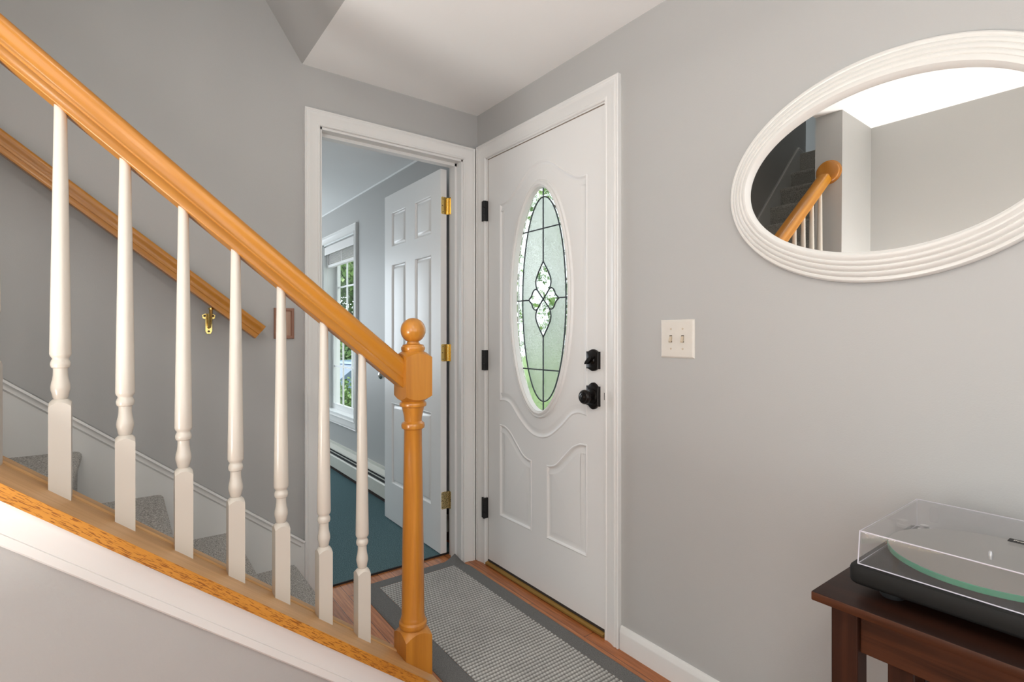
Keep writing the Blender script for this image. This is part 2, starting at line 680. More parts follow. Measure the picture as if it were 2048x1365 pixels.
# ------------------------------------------------------------------ room shell
ZC = 2.307      # entry ceiling
ZL = 2.668      # living area ceiling
ZU = 4.95       # upper storey ceiling
XR = 4.40       # right wall
YF = -2.767     # rear wall of the living area
X0, X1 = 0.695, 0.86      # partition beside the stairs
YP = -2.291     # end of that partition
YS = -0.878     # front edge of the soffit
YB = -5.45      # rear of the upper landing
SL = 1.5        # slope of the soffit


def wall_panel(name, loops, to3, h0, h1, mat='wall'):
    """wall slab with holes"""
    mb = MB()
    mb.plate(loops, to3, h0)
    mb.plate(loops, to3, h1)
    for lp in loops:
        n = len(lp)
        vs_ = [to3(a, b, h0) for a, b in lp] + [to3(a, b, h1) for a, b in lp]
        mb.add(vs_, [(i, (i + 1) % n, n + (i + 1) % n, n + i) for i in range(n)])
    return struct(mb.build(name, M[mat]))


def rect(a0, a1, b0, b1):
    return [(a0, b0), (a1, b0), (a1, b1), (a0, b1)]


# front wall (holds the entry door and the side-room window)
DX0, DX1, DZ1 = 0.090, 0.905, 2.062
WX0, WX1, WZ0, WZ1 = -2.595, -1.786, 0.470, 1.985
wall_panel('wall_front', [rect(-3.72, XR + .1, -0.35, ZU), rect(DX0, DX1, -0.11, DZ1), rect(WX0, WX1, WZ0, WZ1)], onY(0.0), 0.0, -0.15)
# left wall (holds the interior door opening)
OY0, OY1, OZ1 = -0.805, -0.090, 2.060
wall_panel('wall_left', [[(0.0, -0.35), (0.0, ZU), (-3.71, ZU), (-3.71, 2.0), (-3.71, -0.35)], rect(OY0, OY1, -0.11, OZ1)], onX(0.0), 0.0, -0.12)
# right wall with a big opening for an added window
wall_panel('wall_right', [rect(YF - .1, 0.0, -0.05, ZL + .1), rect(-2.4, -0.3, 0.5, 2.2)], onX(XR), 0.0, 0.12)
wall_panel('wall_rear', [rect(X1, XR + .1, -0.05, ZL + .1), rect(2.25, 3.75, 0.75, 2.15)], lambda a, b, h: (a, YF + h, b), 0.0, -0.12)
mb = MB().box(X0, X1, YB, YP, 0.0, ZU)
struct(mb.build('wall_partition', M['wall']))
# upper landing and stairwell walls
mb = MB()
mb.box(-1.72, X1, YB - 0.12, YB, 2.5, ZU)
struct(mb.build('wall_landing_rear', M['wall']))
wall_panel('wall_landing_side', [rect(YB, -3.6, 2.5, ZU), rect(-5.25, -4.15, 3.45, 4.45)], onX(-1.6), 0.0, -0.12)
struct(MB().box(-1.6, -0.12, -3.71, -3.6, 2.5, ZU).build('wall_landing_front', M['wall']))
mb = MB().box(X0, X0 + .12, YP, YS - 0.13, ZL + .02, ZU)
struct(mb.build('wall_stairwell_right', M['wall']))
ys2 = YS - (3.2 - ZC) / SL
mb = MB().box(0.0, X0, ys2, ys2 + 0.1, 3.2, ZU)
struct(mb.build('wall_stairwell_front', M['wall']))

# ceilings
struct(MB().box(0.0, XR + .1, YS, 0.0, ZC, ZC + 0.15).build('ceiling', M['ceiling']))
ysl = YS - (ZL - ZC) / SL
tris = [(YS, ZC), (ysl, ZL), (ysl + .1, ZL + .15), (YS + .1, ZC + .15)]
struct(MB().prism(tris, lambda a, b, h: (h, a, b), X0, XR + .1).build('ceiling_soffit', M['wall']))
tris = [(YS, ZC), (ys2, 3.2), (ys2 + .1, 3.35), (YS + .1, ZC + .15)]
struct(MB().prism(tris, lambda a, b, h: (h, a, b), 0.0, X0).build('ceiling_soffit_stairwell', M['wall']))
struct(MB().box(X0, XR + .1, YF - .1, ysl, ZL, ZL + 0.15).build('ceiling_living', M['ceiling']))
struct(MB().box(-1.72, X1, YB - .1, ys2 + .1, ZU, ZU + 0.1).build('ceiling_upper', M['ceiling']))

# floors
struct(MB().box(-0.05, XR + .1, YF - .1, 0.08, -0.12, 0.0).build('floor', M['floor']))
struct(MB().box(-3.75, -0.05, -3.1, 0.0, -0.12, 0.0).build('floor_side_room', M['floor']))
struct(MB().box(-1.6, X0, YB, -3.57, 2.72, 2.905).build('floor_landing', M['carpet']))

# side room shell
wall_panel('wall_side_room_left', [rect(-3.1, 0.0, -0.1, 2.4), rect(-2.25, -0.45, 0.6, 2.1)], onX(-3.6), 0.0, -0.12)
struct(MB().box(-3.72, -0.12, -3.1, -3.0, -0.1, 2.4).build('wall_side_room_rear', M['wall']))
struct(MB().box(-3.72, -0.12, -3.0, 0.0, 2.262, 2.40).build('ceiling_side_room', M['ceiling']))
# cove where ceiling meets the wall in the side room
mb = MB()
sweep(mb, [(-3.6, 2.262), (-0.12, 2.262)], [(0.0, 0.0), (0.0, 0.008), (-0.003, 0.007), (-0.006, 0.003), (-0.007, 0.0)], onY(0.0))
struct(mb.build('trim_side_room_cove', M['ceiling'], smooth=40))

# knee wall below the stair rail --------------------------------------------
SLOPE = 0.810


def zcap(y):            # top of the sloping cap board
    return 0.878 + SLOPE * (-1.676 - y)


ycl = -0.70             # low end of the cap board
mb = MB()
poly = [(YP, 0.0), (-0.79, 0.0), (-0.79, zcap(-0.79) - 0.04), (YP, zcap(YP) - 0.04)]
mb.prism(poly, lambda a, b, h: (h, a, b), 0.7165, 0.868)
struct(mb.build('wall_knee', M['wall_low']))

# baseboards ---------------------------------------------------------------
BASE = [(0.0, 0.0), (0.0, 0.013), (0.062, 0.013), (0.068, 0.0125), (0.074, 0.009), (0.080, 0.0085), (0.084, 0.006), (0.085, 0.0)]
mb = MB()
sweep(mb, [(0.985, 0.0), (XR, 0.0)], BASE, onY(0.0))
struct(mb.build('baseboard_front', M['trim'], smooth=30))
mb = MB()
sweep(mb, [(X1, 0.0), (XR, 0.0)], BASE, lambda a, b, h: (a, YF + h, b))
struct(mb.build('baseboard_rear', M['trim'], smooth=30))

# skirt board on the left wall along the stairs --------------------------------
NOSE = [(-0.905 - 0.23 * k, 0.208 + 0.188 * k) for k in range(7)]
NOSE += [(-2.43, 1.54), (-2.57, 1.735), (-2.70, 1.93), (-2.835, 2.128), (-3.023, 2.32), (-3.203, 2.513), (-3.392, 2.693)]
LAND = (-3.570, 2.901)
top_line = [(-0.871, 0.297), (-1.795, 1.030), (-2.30, 1.44), (-2.83, 2.20), (-3.53, 2.955)]
poly = [(-0.871, 0.0)] + top_line + [(-3.68, 2.915), (-3.70, 2.5), (-2.9, 1.6), (-1.8, 0.2), (-1.4, 0.0)]
mb = MB()
mb.prism([(a, b - 0.0) for a, b in poly], onX(0.0), 0.0, 0.014)
sk = struct(mb.build('trim_1', M['skirt']))
mb = MB()
sweep(mb, top_line + [(-3.68, 2.915)], [(0.0, 0.0), (0.0, 0.022), (0.007, 0.024), (0.011, 0.020), (0.016, 0.018), (0.024, 0.019), (0.030, 0.014)], onX(0.0))
mb.build('skirt_moulding', M['trim'], sk, smooth=35)

# ------------------------------------------------------------------ carpeted stairs
stairs = thing('staircase', 'grey carpeted staircase climbing along the left wall', 'stairs', (0.36, -0.9, 0.0))
XS0, XS1 = 0.0145, 0.7145
pts = NOSE + [LAND]
for k in range(len(pts) - 1):
    y, z = pts[k]
    yn, zn = pts[k + 1]
    zb = z - (0.188 if k < 8 else 0.2)
    if k == 0:
        zb = 0.0
    # cross-section (y, z) with rounded nosing that overhangs the riser
    prof = [(y - 0.014, zb - 0.0 if k == 0 else pts[k - 1][1] - 0.02), (y - 0.012, z - 0.045), (y - 0.004, z - 0.034), (y, z - 0.022), (y - 0.002, z - 0.010), (y - 0.010, z - 0.002),
            (y - 0.022, z), (yn - 0.016, z + 0.001), (yn - 0.05, z - 0.05), (y - 0.06, (0.0 if k == 0 else pts[k - 1][1] - 0.02))]
    mb = MB()
    mb.prism(prof, lambda a, b, h: (h, a, b), XS0, XS1 if yn - 0.055 > YP else X0 - 0.002)
    mb.build('stair_tread', M['carpet'], stairs, smooth=50)
y, z = LAND
MB().prism([(y - 0.014, pts[-2][1] - 0.02), (y - 0.012, z - .045), (y, z - .022), (y - .01, z - .002), (y - .022, z + .004), (y - .08, z + .004), (y - .08, pts[-2][1] - .02)],
           lambda a, b, h: (h, a, b), XS0, X0 - .002).build('stair_tread', M['carpet'], stairs, smooth=50)

# ------------------------------------------------------------------ stair railing
rail = thing('stair_railing', 'open stair railing with honey oak handrail, cream balusters and ball-topped newel', 'railing', (0.78, -0.748, 0.0))
XB = 0.78
phi = math.atan(SLOPE)
# local frame: +X runs up the slope (towards -Y), local Y across (= world X), Z normal to slope
# build in local coordinates then place with a matrix


def slope_matrix(origin, ang=phi):
    ex = Vector((0, -cos(ang), sin(ang)))
    ez = Vector((0, sin(ang), cos(ang)))
    ey = ez.cross(ex)
    m = Matrix((ex, ey, ez)).transposed().to_4x4()
    m.translation = Vector(origin)
    return m


def place(o, m, parent):
    o.parent = parent
    o.matrix_parent_inverse = parent_world(parent).inverted()
    o.matrix_basis = m


# handrail profile (across, height), colonial grip; underside at 0
def rail_profile(w, h):
    half = [(0.0, 0.0), (0.36, 0.0), (0.385, 0.02), (0.39, 0.06), (0.392, 0.25), (0.375, 0.275), (0.375, 0.295), (0.400, 0.305), (0.412, 0.325), (0.410, 0.350),
            (0.402, 0.39), (0.404, 0.44), (0.414, 0.50), (0.432, 0.56), (0.455, 0.62), (0.478, 0.68), (0.494, 0.74), (0.50, 0.80), (0.494, 0.855), (0.47, 0.90), (0.42, 0.94), (0.34, 0.965), (0.20, 0.985), (0.0, 1.0)]
    L = [(a * w, b * h) for a, b in half]
    return L + [(-a, b) for a, b in reversed(L[1:-1])]


def extrude_x(prof, x0, x1, shear0=0.0, shear1=0.0):
    """profile in (y,z) extruded along local x; ends sheared so they can be cut plumb"""
    n = len(prof)
    vs_ = [(x0 + shear0 * b, a, b) for a, b in prof] + [(x1 + shear1 * b, a, b) for a, b in prof]
    fs_ = [tuple(range(n)), tuple(n + i for i in reversed(range(n)))] + [(i, (i + 1) % n, n + (i + 1) % n, n + i) for i in range(n)]
    return MB().add(vs_, fs_)


# underside line measured: z = 0.992 at y=-0.784 ; 1.738 at y=-1.693  (slope .82)
RSL = 0.8205
rphi = math.atan(RSL)
Lr = (2.291 - 0.790) / cos(rphi)
o = extrude_x(rail_profile(0.062, 0.074), 0.0, Lr, -math.tan(rphi), -math.tan(rphi)).build('handrail', M['oak'], smooth=35)
place(o, slope_matrix((XB, -0.790, 0.997), rphi), rail)
# rosette where the rail meets the partition
rz = 0.997 + RSL * 1.501 + 0.05
mb = MB().lathe([(0.002, 0.022), (0.058, 0.022), (0.066, 0.018), (0.070, 0.010), (0.078, 0.006), (0.080, 0.0), (0.002, 0.0)], (XB, YP, rz), 40, 'Y')
for i, v in enumerate(mb.v):
    pass
mb.build('rosette', M['oak_z'], rail, smooth=35)

# sloping cap board the balusters stand on
Lc = (YP - ycl) / -cos(phi)
capm = slope_matrix((0, ycl, zcap(ycl)), phi)


def cap_piece(name, xa, xb, t0, t1, mat, sh=-math.tan(phi), r=0.003):
    # in local coords y_local = world x * (-1?) ; ey = ez x ex
    ex = Vector((0, -cos(phi), sin(phi)))
    ez = Vector((0, sin(phi), cos(phi)))
    s = ez.cross(ex).x
    ya, yb = sorted((xa * s, xb * s))
    prof = [(ya, t0 + r), (ya + r, t0), (yb - r, t0), (yb, t0 + r), (yb, t1 - r), (yb - r, t1), (ya + r, t1), (ya, t1 - r)]
    o = extrude_x(prof, 0.0, Lc, sh, sh).build(name, mat)
    place(o, capm, rail)
    return o


cap_piece('cap_board', 0.758, 0.9035, -0.026, 0.0, M['oak_cap'])
cap_piece('cap_edge', 0.9035, 0.9055, -0.026, 0.0005, M['oak_edge'], r=0.0004)
cap_piece('cap_filler', 0.716, 0.758, -0.040, 0.004, M['oak_cap'])

# balusters
BSQ = 0.019
BP = [(0.0115, 0.205), (0.0135, 0.212), (0.0150, 0.221), (0.0170, 0.229), (0.0172, 0.235), (0.0162, 0.243), (0.0142, 0.252), (0.0130, 0.262), (0.0128, 0.272),
      (0.0130, 0.276), (0.0160, 0.278), (0.0176, 0.283), (0.0176, 0.288), (0.0160, 0.293), (0.0145, 0.296), (0.0148, 0.299), (0.0178, 0.303), (0.0190, 0.308)]


def baluster_mesh(length):
    mb = MB()
    seg = 32
    # square foot, plumb, bottom sheared to sit on the sloping cap
    dome = lambda r: 0.2085 - max(0, r - 0.0135) * 1.15
    ring = []
    for k in range(seg):
        a = 2 * pi * (k + 0.0) / seg
        R = BSQ / max(abs(cos(a)), abs(sin(a)))
        ring.append((R * cos(a), R * sin(a), R))
    bot = [(x, y, -SLOPE * y) for x, y, R in ring]
    top = [(x, y, dome(R)) for x, y, R in ring]
    rings = [bot, top]
    for f_ in (0.66, 0.33, 0.0):
        rings.append([((x / R) * (0.0125 + (R - 0.0125) * f_), (y / R) * (0.0125 + (R - 0.0125) * f_), dome(0.0125 + (R - 0.0125) * f_)) for x, y, R in ring])
    prof = BP + [(0.0190 - (0.0190 - 0.0112) * (t / 10.0), 0.308 + (length - 0.308) * t / 10.0) for t in range(1, 11)]
    for r, h in prof:
        if r == 0.0115:
            h = 0.2087
        rings.append([(r * cos(2 * pi * k / seg), r * sin(2 * pi * k / seg), h) for k in range(seg)])
    # sheared top so it tucks under the sloping rail
    rings[-1] = [(x, y, z - RSL * y) for x, y, z in rings[-1]]
    vs_ = [p for r_ in rings for p in r_]
    fs_ = []
    for i in range(len(rings) - 1):
        for k in range(seg):
            fs_.append((i * seg + k, i * seg + (k + 1) % seg, (i + 1) * seg + (k + 1) % seg, (i + 1) * seg + k))
    fs_.append(tuple(range(seg)))
    fs_.append(tuple((len(rings) - 1) * seg + k for k in range(seg)))
    mb.add(vs_, fs_)
    return mb


def zrail(y):
    return 0.997 + RSL * (-0.790 - y)


bal_y = [-0.9138, -1.0261, -1.1406, -1.2514, -1.3666, -1.482, -1.5965, -1.7100, -1.8240, -1.9380, -2.0520, -2.1660]
for y in bal_y:
    z0 = zcap(y)
    mb = baluster_mesh(zrail(y) - z0 + 0.002)
    ob = mb.build('baluster', M['baluster'], smooth=38)
    place(ob, Matrix.Translation((XB, y, z0)), rail)

# newel post
NY = -0.748
H = 0.0445


def dome_block(mb, zb, zt, r_in_b, r_in_t, sag=0.020, seg=64, flat_bottom=False):
    """square block whose ends are turned domes, giving arched face edges"""
    ring = []
    for k in range(seg):
        a = 2 * pi * k / seg
        R = H / max(abs(cos(a)), abs(sin(a)))
        ring.append((cos(a), sin(a), R))
    s = lambda r: sag * max(0.0, (r - 0.034)) / (H * 1.414 - 0.034)
    rings = []
    if flat_bottom:
        rings.append([(c * R, s_ * R, zb) for c, s_, R in ring])
    else:
        for f_ in (0, 0.5, 1.0):
            rr = [(c, s_, r_in_b + (R - r_in_b) * f_) for c, s_, R in ring]
            rings.append([(c * r, s_ * r, zb + s(r)) for c, s_, r in rr])
    for f_ in (1.0, 0.66, 0.33, 0.0):
        rr = [(c, s_, r_in_t + (R - r_in_t) * f_) for c, s_, R in ring]
        rings.append([(c * r, s_ * r, zt - s(r)) for c, s_, r in rr])
    vs_ = [(XB + x, NY + y, z) for r_ in rings for x, y, z in r_]
    fs_ = []
    for i in range(len(rings) - 1):
        for k in range(seg):
            fs_.append((i * seg + k, i * seg + (k + 1) % seg, (i + 1) * seg + (k + 1) % seg, (i + 1) * seg + k))
    fs_.append(tuple(range(seg)))
    fs_.append(tuple((len(rings) - 1) * seg + k for k in range(seg)))
    mb.add(vs_, fs_)


nm = MB()
dome_block(nm, 0.0, 0.243, 0.0, 0.036, 0.026, flat_bottom=True)
nm.lathe([(0.001, 0.240), (0.040, 0.240), (0.0425, 0.243), (0.0440, 0.249), (0.0430, 0.257), (0.0385, 0.262), (0.0385, 0.267), (0.0375, 0.272), (0.0355, 0.277),
          (0.0350, 0.36), (0.0335, 0.50), (0.0310, 0.65), (0.0290, 0.78), (0.0280, 0.862),
          (0.0300, 0.866), (0.0355, 0.869), (0.0368, 0.876), (0.0355, 0.884), (0.0300, 0.888), (0.0272, 0.891),
          (0.0285, 0.905), (0.0320, 0.922), (0.0345, 0.932), (0.0350, 0.936), (0.0410, 0.938), (0.0425, 0.943), (0.0415, 0.949), (0.0370, 0.953), (0.0340, 0.957), (0.001, 0.957)],
         (XB, NY, 0), 48)
dome_block(nm, 0.953, 1.112, 0.033, 0.033, 0.019)
nm.lathe([(0.001, 1.108), (0.034, 1.108), (0.0355, 1.113), (0.0378, 1.118), (0.0375, 1.124), (0.0340, 1.128), (0.0335, 1.131), (0.0300, 1.133), (0.0215, 1.135), (0.0195, 1.139), (0.0195, 1.142), (0.001, 1.142)],
         (XB, NY, 0), 48)
newel = nm.build('newel_post', M['oak_z'], rail, smooth=32)
ball = [(0.0395 * sin(pi * t / 24), 1.1775 - 0.0395 * cos(pi * t / 24)) for t in range(0, 25)]
ball[0] = (0.0005, ball[0][1])
ball[-1] = (0.0005, ball[-1][1])
MB().lathe(ball, (XB, NY, 0), 40).build('ball_finial', M['oak_z'], newel, smooth=60)

# white moulding under the cap on the room side (knee wall trim)
capb = lambda y: zcap(y) - 0.026 / cos(phi)
path = [(-0.78, capb(-0.78)), (YP, capb(YP))]
mb = MB()
tp = [(-0.002, 0.0), (-0.002, 0.024), (0.006, 0.0245), (0.014, 0.021), (0.024, 0.0165), (0.040, 0.0150), (0.0545, 0.0150), (0.0555, 0.0135), (0.0565, 0.0150), (0.072, 0.0150), (0.076, 0.011), (0.076, 0.0)]
# path runs towards -Y (left), its left normal points down/up: use mirrored offsets so the board hangs below the cap
sweep(mb, [(a, b) for a, b in path], [(u, h) for u, h in tp], onX(0.868))
zz = [p[2] for p in mb.v]
o = struct(mb.build('trim_2', M['trim'], smooth=30))

# ------------------------------------------------------------------ wall handrail
wr = thing('wall_handrail', 'honey oak handrail fixed to the left wall above the stairs', 'handrail', (0.0, -1.06, 1.15))
wphi = math.atan(0.800)
prof = rail_profile(0.056, 0.062)
Lw = (2.35 - 1.055) / cos(wphi)
o = extrude_x(prof, 0.0, Lw, 0.0, 0.0).build('handrail', M['oak'], smooth=35)
place(o, slope_matrix((0.068, -1.075, 1.150), wphi), wr)
for by, n_ in ((-1.222, 0), (-2.15, 1)):
    zr = 1.150 + 0.8 * (-1.075 - by)
    bz = zr - 0.045
    mb = MB()
    mb.prism([(by - 0.011, bz - 0.045), (by - 0.006, bz - 0.055), (by + 0.006, bz - 0.055), (by + 0.011, bz - 0.045), (by + 0.011, bz), (by + 0.020, bz + 0.004),
              (by + 0.022, bz + 0.016), (by + 0.012, bz + 0.022), (by - 0.012, bz + 0.022), (by - 0.022, bz + 0.016), (by - 0.020, bz + 0.004), (by - 0.011, bz)], onX(0.0), 0.0, 0.006)
    mb.tube([(0.004, by, bz - 0.03), (0.026, by, bz - 0.028), (0.048, by, bz - 0.012), (0.060, by, bz + 0.014), (0.066, by, zr - 0.004)], 0.0062, 10)
    mb.lathe([(0.001, 0), (0.009, 0), (0.009, 0.006), (0.001, 0.006)], (0.066, by, zr - 0.010), 16)
    bk = mb.build('rail_bracket', M['brass'], wr, smooth=40)
    bk['label'] = 'brass wall bracket'
    for sy, sz in ((-0.014, 0.013), (0.014, 0.013), (0.0, -0.046)):
        MB().lathe([(0.0005, 0.0), (0.0042, 0.0), (0.0042, 0.0015), (0.0005, 0.0015)], (0.0062, by + sy, bz + sz), 12, 'X').build('screw', M['slot'], bk)

# small framed wooden plaque on the wall
pq = thing('wooden_plaque', 'small brown wooden framed plaque on grey wall beside the doorway', 'plaque', (0.0, -0.952, 1.147))
mb = MB()
sweep(mb, rect(-0.990, -0.913, 1.148, 1.274), [(0.0, 0.0), (0.0, 0.010), (0.003, 0.013), (0.010, 0.013), (0.013, 0.009), (0.013, 0.0)], onX(0.0), closed=True)
mb.build('frame', M['plaque'], pq)
MB().box(0.0, 0.0075, -0.978, -0.925, 1.160, 1.262).build('panel', M['plaque_light'], pq)

# ------------------------------------------------------------------ interior doorway (left wall)
d2 = empty('door_2', (0.0, -0.45, 0.0))
struct(d2, 'white six-panel interior door standing open into the side room', 'door')
mb = MB()
path = [(OY0 - 0.001, 0.0), (OY0 - 0.001, OZ1), (OY1 + 0.001, OZ1), (OY1 + 0.001, 0.0)]
sweep(mb, path, CASING, onX(0.0))
mb.build('casing', M['trim'], d2, smooth=30)
mb = MB()
sweep(mb, path, CASING, lambda a, b, h: (-0.12 - h, a, b))
mb.build('casing', M['trim'], d2, smooth=30)
mb = MB()   # jamb lining + stop
JT = 0.012
mb.box(-0.121, 0.001, OY0 - 0.001, OY0 + JT - 0.004, 0, OZ1).box(-0.121, 0.001, OY1 - 0.008, OY1 + 0.001, 0, OZ1).box(-0.121, 0.001, OY0, OY1, OZ1 - 0.010, OZ1 + 0.001)
mb.box(-0.085, -0.045, OY0, OY0 + 0.020, 0, OZ1).box(-0.085, -0.045, OY1 - 0.019, OY1, 0, OZ1).box(-0.085, -0.045, OY0, OY1, OZ1 - 0.024, OZ1)
mb.build('jamb', M['trim'], d2)

# open door leaf (front face looks to -Y)
FY = -0.148
LX0, LX1, LZ0, LZ1 = -0.850, -0.124, 0.014, 2.036
leaf = MB()


def panel_rings(mb, lp, to3, prof):
    rings = sweep(mb, lp, prof, to3, closed=True)
    return rings[-1]


def ccw(lp):
    s = sum(lp[i][0] * lp[(i + 1) % len(lp)][1] - lp[(i + 1) % len(lp)][0] * lp[i][1] for i in range(len(lp)))
    return lp if s > 0 else list(reversed(lp))


PANEL = [(0.0, 0.0), (0.002, 0.0012), (0.005, 0.0), (0.009, -0.0085), (0.013, -0.010), (0.017, -0.010), (0.030, -0.0025), (0.034, -0.002)]
W_ = LX1 - LX0
px = [(LX0 + 0.105, LX0 + 0.105 + 0.196), (LX1 - 0.105 - 0.196, LX1 - 0.105)]
pz = [(0.245, 0.745), (0.925, 1.600), (1.707, 1.920)]
holes = []
tf = onY(FY)
for a0, a1 in px:
    for b0, b1 in pz:
        lp = rect(a0, a1, b0, b1)
        holes.append(lp)
        last = panel_rings(leaf, lp, tf, PANEL)
        leaf.plate([last], tf, PANEL[-1][1])
leaf.plate([rect(LX0, LX1, LZ0, LZ1)] + holes, tf, 0.0)
leaf.add([(LX0, FY, LZ0), (LX1, FY, LZ0), (LX1, FY, LZ1), (LX0, FY, LZ1), (LX0, FY + .035, LZ0), (LX1, FY + .035, LZ0), (LX1, FY + .035, LZ1), (LX0, FY + .035, LZ1)],
         [(4, 5, 6, 7), (0, 1, 5, 4), (1, 2, 6, 5), (2, 3, 7, 6), (3, 0, 4, 7)])
lf = leaf.build('door_leaf', M['door'], d2, smooth=25)
# brass hinges on the hinge edge
for i, hz in enumerate((1.845, 1.070, 0.292)):
    mb = MB()
    rr = 0.006

    def leafpoly(y0, y1, z0, z1, rside):
        p = []
        for cy_, cz_, a0 in ((y1 - rr, z0 + rr, -90), (y1 - rr, z1 - rr, 0), (y0 + rr, z1 - rr, 90), (y0 + rr, z0 + rr, 180)):
            for t in range(5):
                a = radians(a0 + t * 22.5)
                p.append((cy_ + rr * cos(a), cz_ + rr * sin(a)))
        return p
    mb.prism(leafpoly(FY + 0.004, FY + 0.042, hz - 0.045, hz + 0.045, 0), onX(LX1), -0.001, 0.002)
    mb.prism([(p[0], p[1]) for p in leafpoly(-0.122, -0.088, hz - 0.045, hz + 0.045, 0)], lambda a, b, h: (a, OY1 - 0.0085 - h, b), 0.0, 0.0025)
    for k in range(5):
        mb.lathe([(0.0008, 0.0), (0.0052, 0.0005), (0.0052, 0.0168), (0.0008, 0.0172)], (-0.1245, -0.104, hz - 0.045 + k * 0.018), 16)
    hg = mb.build('hinge', M['brass_worn'] if i == 2 else M['brass'], d2, smooth=40)
    hg['label'] = 'spotted tarnished brass hinge' if i == 2 else 'polished brass hinge'
    for sy, sz in ((FY + 0.013, 0.034), (FY + 0.010, 0.0), (FY + 0.013, -0.034)):
        MB().lathe([(0.0005, 0), (0.0028, 0), (0.0028, 0.0008), (0.0005, 0.0008)], (LX1 + 0.0018, sy, hz + sz), 10, 'X').build('hinge_screw', M['slot'], hg)
    for sx, sz in ((-0.094, 0.034), (-0.0975, 0.0), (-0.094, -0.034)):
        MB().lathe([(0.0005, 0), (0.0026, 0), (0.0026, -0.0008), (0.0005, -0.0008)], (sx, OY1 - 0.0110, hz + sz), 10, 'Y').build('hinge_screw', M['slot'], hg)
# door knobs
mb = MB()
for s_, y_ in ((-1, FY), (1, FY + 0.035)):
    mb.lathe([(0.001, 0), (0.031, 0), (0.031, s_ * 0.004), (0.026, s_ * 0.008), (0.012, s_ * 0.010), (0.010, s_ * 0.028), (0.018, s_ * 0.034), (0.026, s_ * 0.044), (0.027, s_ * 0.054),
              (0.021, s_ * 0.062), (0.010, s_ * 0.066), (0.001, s_ * 0.067)], (LX0 + 0.062, y_, 0.915), 28, 'Y')
mb.box(LX0 - 0.003, LX0 + 0.001, FY + 0.006, FY + 0.029, 0.885, 0.945)
mb.box(LX0 - 0.011, LX0, FY + 0.010, FY + 0.024, 0.905, 0.925)
kb = mb.build('door_knob', M['nickel'], d2, smooth=40)
MB().box(LX0 - 0.004, LX0 + 0.001, FY + 0.002, FY + 0.033, 0.430, 0.540).build('edge_plate', M['hinge_black'], d2)

# ------------------------------------------------------------------ entry door (front wall)
d1 = empty('door_1', (0.5, 0.0, 0.0))
struct(d1, 'white entry door with leaded oval glass and dark bronze hardware', 'door')
EY = 0.004
SX0, SX1, SZ0, SZ1 = 0.0965, 0.8985, 0.026, 2.053
CX = 0.4985
mb = MB()
CAS_E = [(u * 1.13, h) for u, h in CASING]
sweep(mb, [(0.088, 0.0), (0.088, 2.0605), (0.907, 2.0605), (0.907, 0.0)], CAS_E, onY(0.0))
mb.build('casing', M['trim'], d1, smooth=30)
mb = MB()
mb.box(0.0885, 0.0945, -0.001, 0.13, 0, 2.062).box(0.9005, 0.9065, -0.001, 0.13, 0, 2.062).box(0.0885, 0.9065, -0.001, 0.13, 2.0555, 2.062)
mb.build('jamb', M['trim'], d1)
wsm = MB()
wsm.box(0.0944, 0.0966, 0.003, 0.04, 0.03, 2.055).box(0.8984, 0.9006, 0.003, 0.04, 0.03, 2.055).box(0.0945, 0.9005, 0.003, 0.04, 2.0525, 2.0556)
wsm.build('weatherstrip', plain('tan_weatherstrip', (0.22, 0.16, 0.12), 0.8), d1)

tf = onY(EY)
MOLD = [(0.0, 0.0), (0.002, 0.0020), (0.005, 0.0028), (0.008, 0.0012), (0.011, -0.0030), (0.014, -0.0045), (0.022, -0.0048), (0.036, -0.0012), (0.040, -0.0008)]
# big upper panel with cathedral top and scrolled bottom
hp = 0.3025
topc = catmull([(-hp, 1.808), (-0.262, 1.811), (-0.228, 1.822), (-0.185, 1.847), (-0.143, 1.877), (-0.085, 1.919), (-0.03, 1.938), (0.03, 1.938), (0.085, 1.919), (0.143, 1.877),
                (0.185, 1.847), (0.228, 1.822), (0.262, 1.811), (hp, 1.808)], 5)
botc = catmull([(-hp, 0.838), (-0.262, 0.842), (-0.235, 0.838), (-0.207, 0.824), (-0.150, 0.773), (-0.085, 0.727), (-0.03, 0.707), (0.03, 0.707), (0.085, 0.727), (0.150, 0.773),
                (0.207, 0.824), (0.235, 0.838), (0.262, 0.842), (hp, 0.838)], 5)
big = ccw([(CX + a, b) for a, b in botc] + [(CX + a, b) for a, b in reversed(topc)])
ll = catmull([(-hp, 0.724), (-0.275, 0.724), (-0.25, 0.719), (-0.21, 0.698), (-0.152, 0.645), (-0.115, 0.612), (-0.085, 0.599), (-0.052, 0.594)], 5)
low_l = ccw([(CX - hp, 0.272), (CX - 0.052, 0.272)] + [(CX + a, b) for a, b in reversed(ll)])
low_r = ccw([(CX + 0.052, 0.272), (CX + hp, 0.272)] + [(CX - a, b) for a, b in ll])
slab = MB()
OV = ellipse(CX, 1.3245, 0.2215, 0.5310, 128)
last = panel_rings(slab, big, tf, MOLD)
slab.plate([last, OV], tf, MOLD[-1][1])
for lp in (low_l, low_r):
    last = panel_rings(slab, lp, tf, MOLD)
    slab.plate([last], tf, MOLD[-1][1])
slab.plate([rect(SX0, SX1, SZ0, SZ1), big, low_l, low_r], tf, 0.0)
slab.plate([rect(SX0, SX1, SZ0, SZ1), OV], tf, -0.044)
n = 128
slab.add([tf(a, b, MOLD[-1][1]) for a, b in OV] + [tf(a, b, -0.044) for a, b in OV], [(i, (i + 1) % n, n + (i + 1) % n, n + i) for i in range(n)])
rc = rect(SX0, SX1, SZ0, SZ1)
slab.add([tf(a, b, 0) for a, b in rc] + [tf(a, b, -0.044) for a, b in rc], [(i, (i + 1) % 4, 4 + (i + 1) % 4, 4 + i) for i in range(4)])
